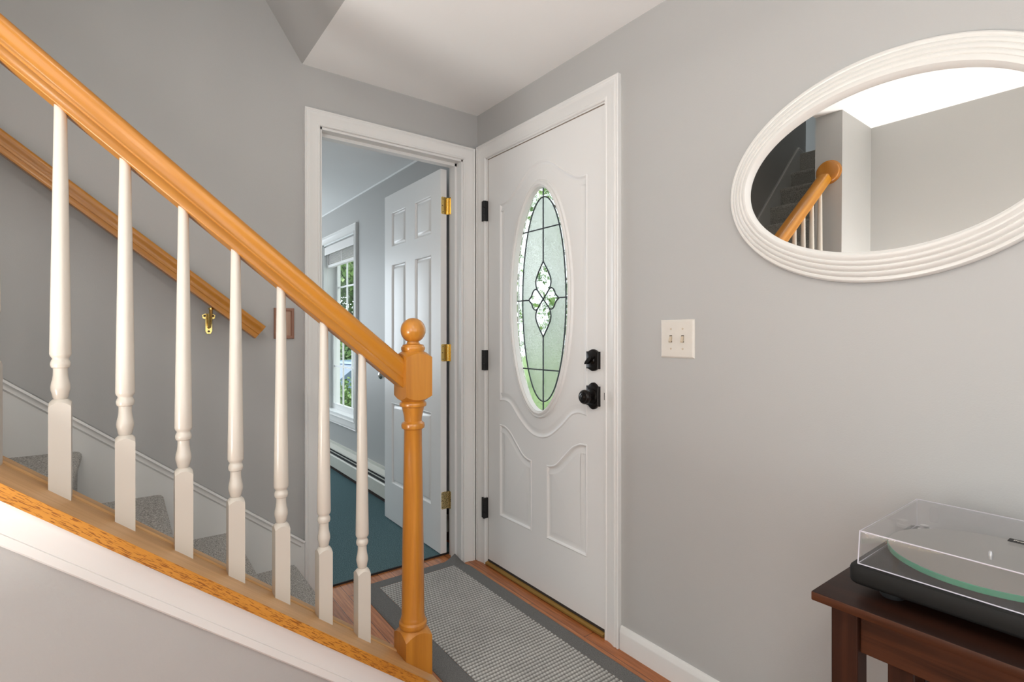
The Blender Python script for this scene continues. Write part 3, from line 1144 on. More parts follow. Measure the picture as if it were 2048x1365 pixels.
slab.build('door_leaf', M['door'], d1, smooth=28)
# oval moulded light frame
lite = MB()
ov0 = ellipse(CX, 1.3245, 0.2235, 0.5330, 128)
FR = [(-0.000, -0.002), (0.001, 0.004), (0.005, 0.0075), (0.009, 0.0075), (0.0115, 0.0045), (0.014, 0.0045), (0.017, 0.0105), (0.0225, 0.0125), (0.027, 0.010), (0.0295, 0.004), (0.0315, 0.003), (0.0335, -0.022)]
sweep(lite, ccw(ov0), FR, tf, closed=True)
lt = lite.build('glass_frame', M['trim'], d1, smooth=40)
ga, gb = 0.1905, 0.5000
GY = EY + 0.026
ia, ib = 0.1500, 0.4600
inner = ellipse(CX, 1.3245, ia, ib, 96)
outer = ellipse(CX, 1.3245, ga, gb, 96)
gm = MB()
gm.plate([outer, inner], onY(GY), 0.0)
gb_ = gm.build('bevelled_pane', M['glass_bevel'], d1)
q1 = catmull([(0, 0.17), (0.030, 0.128), (0.049, 0.095), (0.052, 0.070), (0.040, 0.044)], 5)
q2 = catmull([(0.040, 0.044), (0.056, 0.047), (0.072, 0.038), (0.083, 0.018), (0.101, 0.0)], 5)
half = q1[:-1] + q2[:-1] + [(0.101, 0.0)] + [(a, -b) for a, b in reversed(q1[:-1] + q2[:-1])]
cluster = half[:-1] + [(0.0, -0.17)] + [(-a, b) for a, b in reversed(half[1:-1])]
cluster = [(CX + a, 1.3245 + b) for a, b in cluster]
gm = MB()
gm.plate([inner, cluster], onY(GY), 0.0)
gp = gm.build('leaded_pane', M['glass_rain'], d1)
gm = MB()
gm.plate([cluster], onY(GY), 0.0)
gm.build('clear_cluster', M['glass_bevel'], d1)
# lead came
lead = MB()
Lp = lambda pts: [(CX + a, GY - 0.001, 1.3245 + b) for a, b in pts]
LR_ = 0.0030
lead.tube(Lp([(ia * cos(2 * pi * k / 96), ib * sin(2 * pi * k / 96)) for k in range(96)]), LR_, 8, True)
lead.tube(Lp([(0, 0.50), (0, 0.17)]), LR_)
lead.tube(Lp([(0, -0.17), (0, -0.50)]), LR_)
for zb_ in (0.318, -0.318):
    w = ga * sqrt(1 - (zb_ / gb) ** 2)
    lead.tube(Lp([(-w, zb_), (w, zb_)]), LR_)
lead.tube(Lp([(-ga, 0), (-0.101, 0)]), LR_)
lead.tube(Lp([(0.101, 0), (ga, 0)]), LR_)
for s in (1, -1):
    lead.tube(Lp(catmull([(0, 0.17), (s * 0.030, 0.128), (s * 0.049, 0.095), (s * 0.052, 0.070), (s * 0.040, 0.042), (0, 0), (-s * 0.040, -0.042), (-s * 0.052, -0.070),
                          (-s * 0.049, -0.095), (-s * 0.030, -0.128), (0, -0.17)], 6)), LR_)
    lead.tube(Lp(catmull([(s * 0.040, 0.042), (s * 0.056, 0.047), (s * 0.072, 0.038), (s * 0.083, 0.018), (s * 0.101, 0.0), (s * 0.083, -0.018), (s * 0.072, -0.038), (s * 0.056, -0.047),
                          (s * 0.040, -0.042)], 6)), LR_)
lead.build('lead_came', M['lead'], gp, smooth=60)
# clear bevelled cluster pieces in the middle are left as part of the pane

# hinges (black) on the left
for hz in (1.792, 1.036, 0.287):
    mb = MB()
    mb.box(0.0905, 0.0985, -0.0175, 0.002, hz - 0.051, hz + 0.051)
    for k in range(3):
        mb.lathe([(0.0008, 0.0), (0.0068, 0.0005), (0.0068, 0.0325), (0.0008, 0.033)], (0.0945, -0.0205, hz - 0.051 + k * 0.034), 14)
    mb.box(0.072, 0.0905, -0.0205, -0.0150, hz - 0.051, hz + 0.051)
    mb.build('hinge', M['hinge_black'], d1, smooth=40)


def escutcheon(cx, z0, z1, zt, zb, w):
    """plate with square shoulders and bowed top and bottom"""
    p = [(cx - w, z0), ]
    hw_ = w * 0.72
    p += [(cx - hw_, z0)] + [(cx - hw_ + 2 * hw_ * t / 10, z0 - (z0 - zb) * sin(pi * t / 10)) for t in range(1, 10)] + [(cx + hw_, z0), (cx + w, z0)]
    p += [(cx + w, z1), (cx + hw_, z1)] + [(cx + hw_ - 2 * hw_ * t / 10, z1 + (zt - z1) * sin(pi * t / 10)) for t in range(1, 10)] + [(cx - hw_, z1), (cx - w, z1)]
    return p


for nm_, (z0, z1, zt, zb), cxk in (('deadbolt', (1.030, 1.098, 1.107, 1.021), 0.839), ('door_knob', (0.884, 0.962, 0.976, 0.870), 0.839)):
    mb = MB()
    lp = ccw(escutcheon(cxk, z0, z1, zt, zb, 0.034))
    rings = sweep(mb, lp, [(0.0, 0.0), (0.0, 0.009), (0.002, 0.012), (0.005, 0.0135)], tf, closed=True)
    mb.plate([rings[-1]], tf, 0.0135)
    if nm_ == 'deadbolt':
        mb.lathe([(0.001, -0.013), (0.017, -0.0135), (0.017, -0.017), (0.013, -0.020), (0.001, -0.020)], (cxk, EY, 1.064), 24, 'Y')
        ca, sa = cos(radians(40)), sin(radians(40))
        lobe = []
        for t in range(20):
            a = 2 * pi * t / 20
            u, v = 0.024 * cos(a), 0.0075 * sin(a)
            lobe.append((cxk + u * ca - v * sa, 1.064 + u * sa + v * ca))
        mb.prism(lobe, tf, 0.018, 0.036)
    else:
        mb.lathe([(0.001, -0.013), (0.030, -0.0135), (0.029, -0.017), (0.022, -0.020), (0.0125, -0.021), (0.0125, -0.034), (0.020, -0.038), (0.0265, -0.044), (0.0285, -0.051), (0.0275, -0.058),
                  (0.0225, -0.0635), (0.0205, -0.063), (0.0185, -0.0635), (0.0120, -0.066), (0.0105, -0.0645), (0.008, -0.066), (0.001, -0.0665)], (cxk, EY, 0.922), 32, 'Y')
    mb.build(nm_, M['bronze'], d1, smooth=35)
MB().box(0.8990, 0.9068, -0.004, 0.006, 0.913, 0.941).build('strike_plate', M['hinge_black'], d1)
# threshold + sweep
mb = MB()
mb.prism([(0.0, 0.0), (-0.010, 0.001), (-0.014, 0.006), (-0.012, 0.012), (0.000, 0.016), (0.010, 0.018), (0.13, 0.018), (0.13, 0.0)], lambda a, b, h: (h, a, b), 0.0945, 0.9005)
th = mb.build('threshold', plain('worn_brass_threshold', (0.42, 0.24, 0.06), 0.35, 0.7), d1, smooth=30)
MB().box(0.0965, 0.8985, 0.002, 0.040, 0.016, 0.0262).build('door_sweep', M['void'], d1)

# ------------------------------------------------------------------ side room window
w1 = empty('window_1', ((WX0 + WX1) / 2, 0, WZ0))
struct(w1, 'white-cased narrow window with raised blind in the side room', 'window')
mb = MB()
sweep(mb, ccw(rect(WX0, WX1, WZ0, WZ1))[::-1], CASING, onY(0.0), closed=True)
mb.build('casing', M['trim'], w1, smooth=30)
mb = MB()
mb.box(WX0 - .001, WX0 + .012, -0.001, 0.15, WZ0, WZ1).box(WX1 - .012, WX1 + .001, -0.001, 0.15, WZ0, WZ1).box(WX0, WX1, -0.001, 0.15, WZ1 - .012, WZ1 + .001).box(WX0, WX1, -0.001, 0.15, WZ0 - .001, WZ0 + .014)
mb.build('window_frame', M['sash'], w1)
# sashes (upper outside, lower inside)
xm = (WX0 + WX1) / 2


def sash(name, y0, z0, z1, nx, nz):
    mb = MB()
    a0, a1 = WX0 + 0.012, WX1 - 0.012
    t = 0.055
    mb.box(a0, a0 + t, y0, y0 + 0.03, z0, z1).box(a1 - t, a1, y0, y0 + 0.03, z0, z1).box(a0 + t, a1 - t, y0, y0 + 0.03, z0, z0 + t).box(a0 + t, a1 - t, y0, y0 + 0.03, z1 - 0.04, z1)
    s = mb.build(name, M['sash'], w1)
    mb = MB()
    for i in range(1, nx):
        x = a0 + t + (a1 - a0 - 2 * t) * i / nx
        mb.box(x - 0.007, x + 0.007, y0 + 0.008, y0 + 0.020, z0 + t, z1 - 0.04)
    for i in range(1, nz):
        z = z0 + t + (z1 - 0.04 - z0 - t) * i / nz
        mb.box(a0 + t, a1 - t, y0 + 0.0085, y0 + 0.0195, z - 0.007, z + 0.007)
    mb.build('muntin', M['sash'], s)
    MB().add([(a0 + t, y0 + .014, z0 + t), (a1 - t, y0 + .014, z0 + t), (a1 - t, y0 + .014, z1 - .04), (a0 + t, y0 + .014, z1 - .04)], [(0, 1, 2, 3)]).build('pane', M['pane'], s)


sash('upper_sash', 0.105, 1.215, WZ1 - 0.014, 3, 2)
sash('lower_sash', 0.070, WZ0 + 0.016, 1.26, 3, 2)
# sill board
MB().bbox(WX0 + .002, WX1 - .002, 0.0, 0.07, WZ0 + 0.012, WZ0 + 0.026, 0.004).build('window_sill', M['sash'], w1)

# raised mini blind
bl = thing('mini_blind', 'white mini blind pulled up at the top of the narrow window', 'blind', (xm, 0.05, 1.97))
MB().bbox(WX0 + .006, WX1 - .006, 0.004, 0.014, 1.892, 1.962, 0.003).build('valance', M['blind'], bl)
MB().box(WX0 + .012, WX1 - .012, 0.02, 0.062, 1.93, 1.972).build('head_rail', M['blind'], bl)
mb = MB()
for k in range(12):
    z = 1.925 - k * 0.0098
    mb.box(WX0 + .015, WX1 - .015, 0.030, 0.062, z - 0.0011, z + 0.0015)
mb.build('slats', M['blind'], bl)
MB().bbox(WX0 + .015, WX1 - .015, 0.028, 0.064, 1.780, 1.805, 0.004).build('bottom_rail', M['blind'], bl)
for cx_ in (WX0 + .10, xm, WX1 - .10):
    MB().box(cx_ - .004, cx_ + .004, 0.0275, 0.0285, 1.80, 1.93).build('ladder_tape', M['blind'], bl)
MB().tube([(WX0 + .06, 0.02, 1.93), (WX0 + .06, 0.02, 0.95)], 0.0018, 6).build('pull_cord', M['blind'], bl)
MB().tube([(WX0 + .068, 0.02, 1.93), (WX0 + .068, 0.02, 1.05)], 0.0018, 6).build('pull_cord', M['blind'], bl)

# baseboard heater
ht = thing('baseboard_heater', 'long cream baseboard heater under the side room window', 'heater', (-2.0, 0.0, 0.0))
HX0, HX1 = -3.5, -0.30
prof = [(0.0, 0.045), (-0.052, 0.045), (-0.060, 0.052), (-0.060, 0.140), (-0.052, 0.146), (0.0, 0.146)]
MB().prism(prof, lambda a, b, h: (h, a, b), HX0, HX1).build('front_panel', M['heater'], ht)
MB().prism([(0.0, 0.222), (-0.050, 0.200), (-0.052, 0.192), (0.0, 0.200)], lambda a, b, h: (h, a, b), HX0, HX1).build('top_panel', M['heater'], ht)
MB().prism([(0.0, 0.235), (-0.012, 0.235), (-0.012, 0.205), (0.0, 0.20)], lambda a, b, h: (h, a, b), HX0, HX1).build('back_panel', M['heater'], ht)
MB().box(HX0, HX1, -0.045, -0.002, 0.146, 0.193).build('grille_gap', M['black'], ht)
MB().box(HX0, HX1, -0.056, -0.052, 0.172, 0.178).build('damper', M['heater'], ht)
# dark wood strip under heater
struct(MB().box(HX0, HX1, -0.03, 0.0, 0.0, 0.045).build('baseboard_side_room', plain('dark_base', (0.05, 0.028, 0.02), 0.6)))

# teal floor mats (interlocking tiles) in the side room
mt = thing('floor_mat', 'dark teal carpet mat covering the side room floor with black edge', 'mat', (-1.5, -1.2, 0.0))
mb = MB()
for x0, x1, y0, y1 in ((-1.32, -0.136, -1.18, -0.032), (-2.50, -1.322, -1.18, -0.032), (-3.5, -2.502, -1.18, -0.032), (-1.32, -0.136, -2.3, -1.182), (-2.5, -1.322, -2.3, -1.182), (-3.5, -2.502, -2.3, -1.182)):
    for (xa, xb) in ((x0, (x0 + x1) / 2 - 0.001), ((x0 + x1) / 2 + 0.001, x1)):
        mb.box(xa, xb, y0, y1, 0.001, 0.008)
mb.build('pile', M['mat'], mt)
mb = MB().box(-0.136, -0.131, -2.3, -0.032, 0.0, 0.0085)
mb.build('rubber_edge', M['black'], mt)

# ------------------------------------------------------------------ runner rug in the entry
rug = thing('runner_rug', 'grey looped runner rug with plain border in front of the entry door', 'rug', (0.65, -0.35, 0.0))
RX0, RX1, RY0, RY1 = -0.045, 1.62, -0.6265, -0.083


def lift(x, y):
    # curled far-left corner riding up on the casing
    d = sqrt(((x - RX0) / 0.085) ** 2 + ((y - RY1) / 0.085) ** 2)
    return 0.034 * max(0.0, 1 - d) ** 1.3


def rug_xy(x, y):
    d = sqrt(((x - RX0) / 0.12) ** 2 + ((y - RY1) / 0.12) ** 2)
    k = max(0.0, 1 - d)
    return x + 0.004 * k, y - 0.028 * k


def grid(mb, x0, x1, y0, y1, nx, ny, zf):
    vs_ = []
    for i in range(nx + 1):
        for j in range(ny + 1):
            x = x0 + (x1 - x0) * i / nx
            y = y0 + (y1 - y0) * j / ny
            xx, yy = rug_xy(x, y)
            vs_.append((xx, yy, zf(x, y) + lift(x, y)))
    fs_ = [(i * (ny + 1) + j, (i + 1) * (ny + 1) + j, (i + 1) * (ny + 1) + j + 1, i * (ny + 1) + j + 1) for i in range(nx) for j in range(ny)]
    mb.add(vs_, fs_)


bw = 0.082
IX0, IX1, IY0, IY1 = RX0 + 0.066, RX1 - 0.066, RY0 + bw, RY1 - 0.070
edge = lambda x, y: 0.0075 - 0.006 * max(0, 1 - min(x - RX0, RX1 - x, y - RY0, RY1 - y) / 0.006) ** 2
mb = MB()
grid(mb, RX0, IX0, RY0, RY1, 12, 60, edge)
grid(mb, IX1, RX1, RY0, RY1, 6, 20, edge)
grid(mb, IX0, IX1, RY0, IY0, 160, 14, edge)
grid(mb, IX0, IX1, IY1, RY1, 160, 12, edge)
mb.build('border', M['carpet_dark'], rug, smooth=60)
# binding skirt below the edge
mb = MB()
pathr = [rug_xy(x, y) for x, y in [(RX0, RY0 + (RY1 - RY0) * k / 20) for k in range(21)] + [(RX0 + (RX1 - RX0) * k / 40, RY1) for k in range(1, 41)] + [(RX1, RY0)]]
base = [(RX0, RY0 + (RY1 - RY0) * k / 20) for k in range(21)] + [(RX0 + (RX1 - RX0) * k / 40, RY1) for k in range(1, 41)] + [(RX1, RY0)]
vs_ = []
for (x, y), (xx, yy) in zip(base, pathr):
    l_ = lift(x, y)
    vs_ += [(xx, yy, max(0.0005, l_ - 0.002)), (xx, yy, edge(x, y) + l_)]
nn = len(base)
mb.add(vs_, [(2 * i, 2 * ((i + 1) % nn), 2 * ((i + 1) % nn) + 1, 2 * i + 1) for i in range(nn)])
mb.build('binding', plain('dark_binding', (0.05, 0.05, 0.052), 0.8), rug)

# looped centre field: rows run across the rug (along Y)
PXr, PYr = 0.0165, 0.0125


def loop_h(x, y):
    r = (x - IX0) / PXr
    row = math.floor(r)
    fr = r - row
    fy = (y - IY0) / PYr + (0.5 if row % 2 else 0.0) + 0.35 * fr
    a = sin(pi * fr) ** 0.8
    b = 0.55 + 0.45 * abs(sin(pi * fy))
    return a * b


nx_, ny_ = 560, 156
mb = MB()
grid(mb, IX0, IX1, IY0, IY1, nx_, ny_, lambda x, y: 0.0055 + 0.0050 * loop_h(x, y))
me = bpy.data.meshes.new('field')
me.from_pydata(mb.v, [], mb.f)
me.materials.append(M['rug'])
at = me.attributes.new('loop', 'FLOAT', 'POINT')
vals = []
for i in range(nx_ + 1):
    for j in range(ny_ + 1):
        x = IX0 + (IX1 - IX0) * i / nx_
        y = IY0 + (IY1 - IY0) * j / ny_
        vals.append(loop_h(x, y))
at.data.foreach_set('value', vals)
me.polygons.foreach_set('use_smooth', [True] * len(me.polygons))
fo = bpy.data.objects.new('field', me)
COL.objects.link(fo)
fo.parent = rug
fo.matrix_parent_inverse = parent_world(rug).inverted()
fo['label'] = 'lighter looped centre field'

# ------------------------------------------------------------------ light switch
sw = thing('light_switch', 'almond double toggle light switch plate on wall right of entry door', 'switch', (1.2285, 0.0, 1.15))
mb = MB()
lp = rect(1.163, 1.294, 1.086, 1.2145)
r_ = sweep(mb, lp, [(0.0, 0.0), (0.0, 0.002), (0.004, 0.0055), (0.007, 0.0062)], onY(0.0), closed=True)
h1 = [rect(1.2285 + dx - 0.0052, 1.2285 + dx + 0.0052, 1.138, 1.162) for dx in (-0.0230, 0.0230)]
mb.plate([r_[-1]] + h1, onY(0.0), 0.0062)
mb.build('plate', M['plastic'], sw)
MB().box(1.19, 1.27, -0.003, -0.001, 1.13, 1.17).build('slot', M['slot'], sw)
for dx in (-0.0230, 0.0230):
    cx_ = 1.2285 + dx
    MB().prism([(-0.003, 1.160), (-0.0075, 1.158), (-0.0145, 1.1420), (-0.0120, 1.1375), (-0.003, 1.146)], lambda a, b, h: (h, a, b), cx_ - 0.0042, cx_ + 0.0042).build('toggle', M['toggle'], sw)
    for zz_ in (1.183, 1.117):
        MB().lathe([(0.0003, 0.0), (0.0033, 0.0), (0.0030, -0.0009), (0.0003, -0.0013)], (cx_, -0.0062, zz_), 16, 'Y').build('screw', M['toggle'], sw)

# ------------------------------------------------------------------ oval mirror
mr = thing('oval_mirror', 'large oval wall mirror in ribbed white frame, right of the switch', 'mirror', (1.812, 0.0, 1.571))
OC = (1.813, 1.5715)
of = ellipse(OC[0], OC[1], 0.3900, 0.2800, 144)
rings_n = 0
FP = [(0.0, 0.004), (0.001, 0.012), (0.005, 0.0165), (0.010, 0.0175), (0.0125, 0.0160), (0.0150, 0.0200), (0.0200, 0.0240), (0.0235, 0.0245), (0.0255, 0.0225), (0.0280, 0.0265), (0.0330, 0.0300),
      (0.0370, 0.0305), (0.0390, 0.0285), (0.0415, 0.0320), (0.0460, 0.0350), (0.0490, 0.0350), (0.0510, 0.0335), (0.0530, 0.0350), (0.0590, 0.0390), (0.0640, 0.0390), (0.0680, 0.0350), (0.0715, 0.0300), (0.0735, 0.0220)]
# frame swept between an outer and an inner ellipse (inner one slightly off-round offset)
mb = MB()
n = 160
vs_ = []
for k in range(n):
    a = 2 * pi * k / n
    po = Vector((OC[0] + 0.3900 * cos(a), OC[1] + 0.2800 * sin(a)))
    pi_ = Vector((1.8175 + 0.3250 * cos(a), 1.5680 + 0.2010 * sin(a)))
    for u, h in FP:
        q = po.lerp(pi_, u / 0.0735)
        vs_.append((q.x, -h, q.y))
m_ = len(FP)
fs_ = [(k * m_ + j, k * m_ + j + 1, ((k + 1) % n) * m_ + j + 1, ((k + 1) % n) * m_ + j) for k in range(n) for j in range(m_ - 1)]
mb.add(vs_, fs_)
mb.build('frame', M['mirror_frame'], mr, smooth=35)
# backing so the frame is a solid body
mb = MB()
mb.prism([(OC[0] + 0.386 * cos(2 * pi * k / n), OC[1] + 0.276 * sin(2 * pi * k / n)) for k in range(n)], onY(0.0), 0.001, 0.006)
mb.build('backing', M['plinth'], mr)
# the silvered glass, leaning back half a degree
gl = MB()
lean = radians(-0.5)
gp_ = [(0.330 * cos(2 * pi * k / n), 0.206 * sin(2 * pi * k / n)) for k in range(n)]
gl.plate([gp_], lambda a, b, h: (1.8175 + a, -0.0235 - b * sin(lean) - h, 1.568 + b * cos(lean)), 0.0)
gl.build('mirror_glass', M['mirror'], mr)

# ------------------------------------------------------------------ console table
tb = thing('console_table', 'dark walnut mission-style console table under the oval mirror', 'table', (2.30, -0.24, 0.0))
TZ = 0.695
TX0, TX1, TY0, TY1 = 1.858, 2.90, -0.480, -0.020
tt_ = MB().bbox(TX0, TX1, TY0, TY1, TZ - 0.0165, TZ, 0.0025).build('table_top', [M['walnut'], M['walnut_top']], tb, smooth=40)
for p_ in tt_.data.polygons:
    if p_.normal.z > 0.9:
        p_.material_index = 1
lx = 0.0425
for x in (1.881, TX1 - 0.023 - lx):
    for y in (-0.452, -0.048 - lx):
        MB().bbox(x, x + lx, y, y + lx, 0.0, TZ - 0.0165, 0.002).build('leg', M['walnut_z'], tb)
for y in (-0.441, -0.071):
    mb = MB().bbox(1.881 + lx, TX1 - 0.023 - lx, y, y + 0.020, 0.600, TZ - 0.0165, 0.002)
    mb.build('apron', M['walnut'], tb)
    MB().bbox(1.881 + lx, TX1 - 0.023 - lx, y + 0.001, y + 0.019, 0.10, 0.14, 0.002).build('stretcher', M['walnut'], tb)
for x in (1.884, TX1 - 0.023 - 0.024):
    MB().bbox(x, x + 0.02, -0.452 + lx, -0.048 - lx, 0.600, TZ - 0.0165, 0.002).build('apron', M['walnut'], tb)
k = 0
x = 1.9635
while x < TX1 - 0.023 - lx - 0.03:
    for y in (-0.436,):
        MB().bbox(x, x + 0.036, y, y + 0.012, 0.138, 0.602, 0.0015).build('slat', M['walnut_z'], tb)
    x += 0.078
# ------------------------------------------------------------------ turntable
tt = thing('turntable', 'black record turntable with glass platter and clear dust cover on the dark table', 'turntable', (2.10, -0.27, TZ))
PX0, PX1, PY0, PY1 = 1.900, 2.318, -0.432, -0.100


def rrect(x0, x1, y0, y1, r, n=8):
    p = []
    for cx_, cy_, a0 in ((x1 - r, y0 + r, -90), (x1 - r, y1 - r, 0), (x0 + r, y1 - r, 90), (x0 + r, y0 + r, 180)):
        for t in range(n + 1):
            a = radians(a0 + 90 * t / n)
            p.append((cx_ + r * cos(a), cy_ + r * sin(a)))
    return p


mb = MB()
lp = rrect(PX0, PX1, PY0, PY1, 0.014)
pr = [(0.008, 0.713), (0.002, 0.717), (0.0, 0.721), (0.0, 0.741), (0.002, 0.746), (0.006, 0.748)]
r_ = sweep(mb, lp, pr, onZ(0.0), closed=True)
mb.plate([r_[0]], onZ(0), 0.713)
mb.plate([r_[-1]], onZ(0), 0.748)
mb.build('plinth', M['plinth'], tt, smooth=40)
for x, y in ((1.955, -0.385), (2.263, -0.385), (1.955, -0.15), (2.263, -0.15)):
    MB().lathe([(0.001, 0.0), (0.017, 0.0), (0.019, 0.003), (0.019, 0.012), (0.013, 0.018), (0.001, 0.018)], (x, y, TZ), 24).build('foot', M['black'], tt, smooth=40)
SPX, SPY = 2.0640, -0.2660
PR = 0.1475
mb = MB().lathe([(0.001, 0.758), (PR - 0.001, 0.758), (PR, 0.759), (PR, 0.767), (PR - 0.001, 0.768)], (SPX, SPY, 0), 96, caps=False)
plt = mb.build('platter', M['edge_glass'], tt, smooth=30)
plt['label'] = 'green-edged frosted glass platter'
felt = MB().lathe([(0.001, 0.7680), (PR - 0.0012, 0.7680), (PR - 0.0012, 0.7684), (0.001, 0.7684)], (SPX, SPY, 0), 96)
felt.build('slip_mat', paint('frosted_platter_top', (0.25, 0.24, 0.215), 0.35, 200, 0.05, 0.03), plt)
MB().lathe([(0.001, 0.748), (0.030, 0.748), (0.030, 0.758), (0.001, 0.758)], (SPX, SPY, 0), 32).build('sub_platter', M['black'], tt)
MB().lathe([(0.001, 0.7684), (0.0032, 0.7684), (0.0032, 0.780), (0.0018, 0.783), (0.0005, 0.7835)], (SPX, SPY, 0), 16).build('spindle', M['aluminium'], tt, smooth=40)
# tonearm
arm = MB()
arm.lathe([(0.001, 0.748), (0.022, 0.748), (0.022, 0.756), (0.012, 0.758), (0.012, 0.778), (0.001, 0.779)], (2.262, -0.175, 0), 24)
arm.tube([(2.275, -0.135, 0.786), (2.262, -0.175, 0.784), (2.247, -0.250, 0.782), (2.215, -0.385, 0.778)], 0.0045, 10)
arm.tube([(2.285, -0.125, 0.786), (2.275, -0.148, 0.786)], 0.011, 16)
arm.bbox(2.203, 2.223, -0.400, -0.375, 0.772, 0.779, 0.001)
arm.build('tonearm', M['bronze'], tt, smooth=40)
# motor pulley seen through the cover at the back left
MB().lathe([(0.001, 0.748), (0.012, 0.748), (0.012, 0.753), (0.0075, 0.755), (0.0075, 0.762), (0.001, 0.763)], (1.935, -0.135, 0), 24).build('motor_pulley', M['aluminium'], tt, smooth=40)
# dust cover: clear acrylic box with slightly sloping sides
cv = MB()
outr_b = rect(1.9135, 2.3095, -0.4220, -0.1060)
outr_t = rect(1.9145, 2.3065, -0.4160, -0.1100)
T = 0.0028
inn_b = offset_path(outr_b, T, True)
inn_t = offset_path(outr_t, T, True)
zt_, zb_ = 0.8080, 0.7485
vs_ = [(a, b, zb_) for a, b in outr_b] + [(a, b, zt_) for a, b in outr_t] + [(a, b, zb_) for a, b in inn_b] + [(a, b, zt_ - T) for a, b in inn_t]
fs_ = [(4, 5, 6, 7), (12, 13, 14, 15)]
for i in range(4):
    j = (i + 1) % 4
    fs_ += [(i, j, 4 + j, 4 + i), (8 + i, 8 + j, 12 + j, 12 + i), (i, j, 8 + j, 8 + i)]
cv.add(vs_, fs_)
cover = cv.build('dust_cover', M['cover'], tt)
cover['label'] = 'clear acrylic dust cover'
# polished rims that catch the light along the cover's edges
rim = MB()
P_ = [(a, b, zt_ - 0.001) for a, b in outr_t]
rim.tube([P_[0], P_[1], P_[2], P_[3]], 0.0012, 6, closed=True)
rim2 = [(a, b, zb_ + 0.0012) for a, b in outr_b]
rim.tube([rim2[0], rim2[1], rim2[2], rim2[3]], 0.0011, 6, closed=True)
for i in (0, 3):
    rim.tube([rim2[i], P_[i]], 0.0011, 6)
rim.build('cover_rim', plain('acrylic_edge', (0.62, 0.60, 0.66), 0.12), cover)
# hinge posts moulded inside the cover
for hx in (1.953, 2.262):
    MB().bbox(hx - 0.006, hx + 0.006, -0.150, -0.138, 0.776, 0.805, 0.001).build('hinge_post', M['cover'], cover)
# name plate on the lid
MB().box(2.0860, 2.1300, -0.2680, -0.2500, zt_ + 0.0001, zt_ + 0.0009).build('badge', M['black'], cover)
fc = bpy.data.curves.new('badge_text', 'FONT')
fc.body = 'Pro-Ject'
fc.size = 0.0095
fc.extrude = 0.0002
fo2 = bpy.data.objects.new('badge_text', fc)
COL.objects.link(fo2)
fc.materials.append(M['plastic'])
fo2.location = (2.0920, -0.2615, zt_ + 0.0010)
bpy.context.view_layer.update()
dg = bpy.context.evaluated_depsgraph_get()
tme = bpy.data.meshes.new_from_object(fo2.evaluated_get(dg))
tmo = bpy.data.objects.new('badge_text', tme)
tmw = fo2.matrix_world.copy()
bpy.data.objects.remove(fo2)
COL.objects.link(tmo)
tmo.parent = cover
tmo.matrix_parent_inverse = parent_world(cover).inverted()
tmo.matrix_basis = tmw

# ------------------------------------------------------------------ ceiling lamps (one added behind the camera, one upstairs)
def ceiling_lamp(name, loc, label, power, col, r=0.17):
    t = thing(name, label, 'lamp', loc)
    MB().lathe([(0.001, 0.0), (r, 0.0), (r, -0.018), (r - 0.012, -0.022), (0.001, -0.022)], loc, 40).build('base', M['brass'], t, smooth=40)
    pr_ = [(r - 0.012, -0.020), (r - 0.014, -0.045), (r * 0.80, -0.075), (r * 0.5, -0.095), (r * 0.2, -0.103), (0.001, -0.104)]
    MB().lathe(pr_, loc, 40, caps=False).build('shade', emis('lamp_glass', col, 5.0), t, smooth=50)
    d = bpy.data.lights.new(name + '_light', 'AREA')
    d.shape = 'DISK'
    d.size = r * 1.6
    d.energy = power
    d.color = col
    lo = bpy.data.objects.new(name + '_light', d)
    COL.objects.link(lo)
    lo.location = (loc[0], loc[1], loc[2] - 0.115)
    lo.parent = t
    lo.matrix_parent_inverse = parent_world(t).inverted()
    return t


ceiling_lamp('ceiling_lamp', (2.95, -1.75, ZL), 'round glass ceiling lamp added out of view over the living area', 14, (1.0, 0.94, 0.86))  # unseen lamp, added as warm room light
ceiling_lamp('ceiling_lamp', (0.36, -2.6, ZU), 'round glass ceiling lamp high above the stairs', 2.5, (1.0, 0.95, 0.86))

# made-up globe floor lamp behind the camera, added to light walls and railing
fl = thing('added_floor_lamp', 'added brass floor lamp with white glowing globe, out of view by the rear wall', 'lamp', (2.60, -2.15, 0.0))
FLX, FLY = 2.60, -2.15
MB().lathe([(0.001, 0.0), (0.14, 0.0), (0.14, 0.012), (0.05, 0.028), (0.014, 0.036), (0.001, 0.036)], (FLX, FLY, 0), 40).build('base', M['brass'], fl, smooth=40)
MB().lathe([(0.001, 0.03), (0.012, 0.03), (0.012, 1.05), (0.03, 1.06), (0.03, 1.09), (0.001, 1.09)], (FLX, FLY, 0), 20).build('pole', M['brass'], fl, smooth=40)
gr_ = [(max(0.0005, 0.15 * sin(pi * t / 16)), 1.22 - 0.15 * cos(pi * t / 16)) for t in range(17)]
MB().lathe(gr_, (FLX, FLY, 0), 28).build('globe', emis('globe_glow', (1.0, 0.965, 0.92), 8.5), fl, smooth=60)
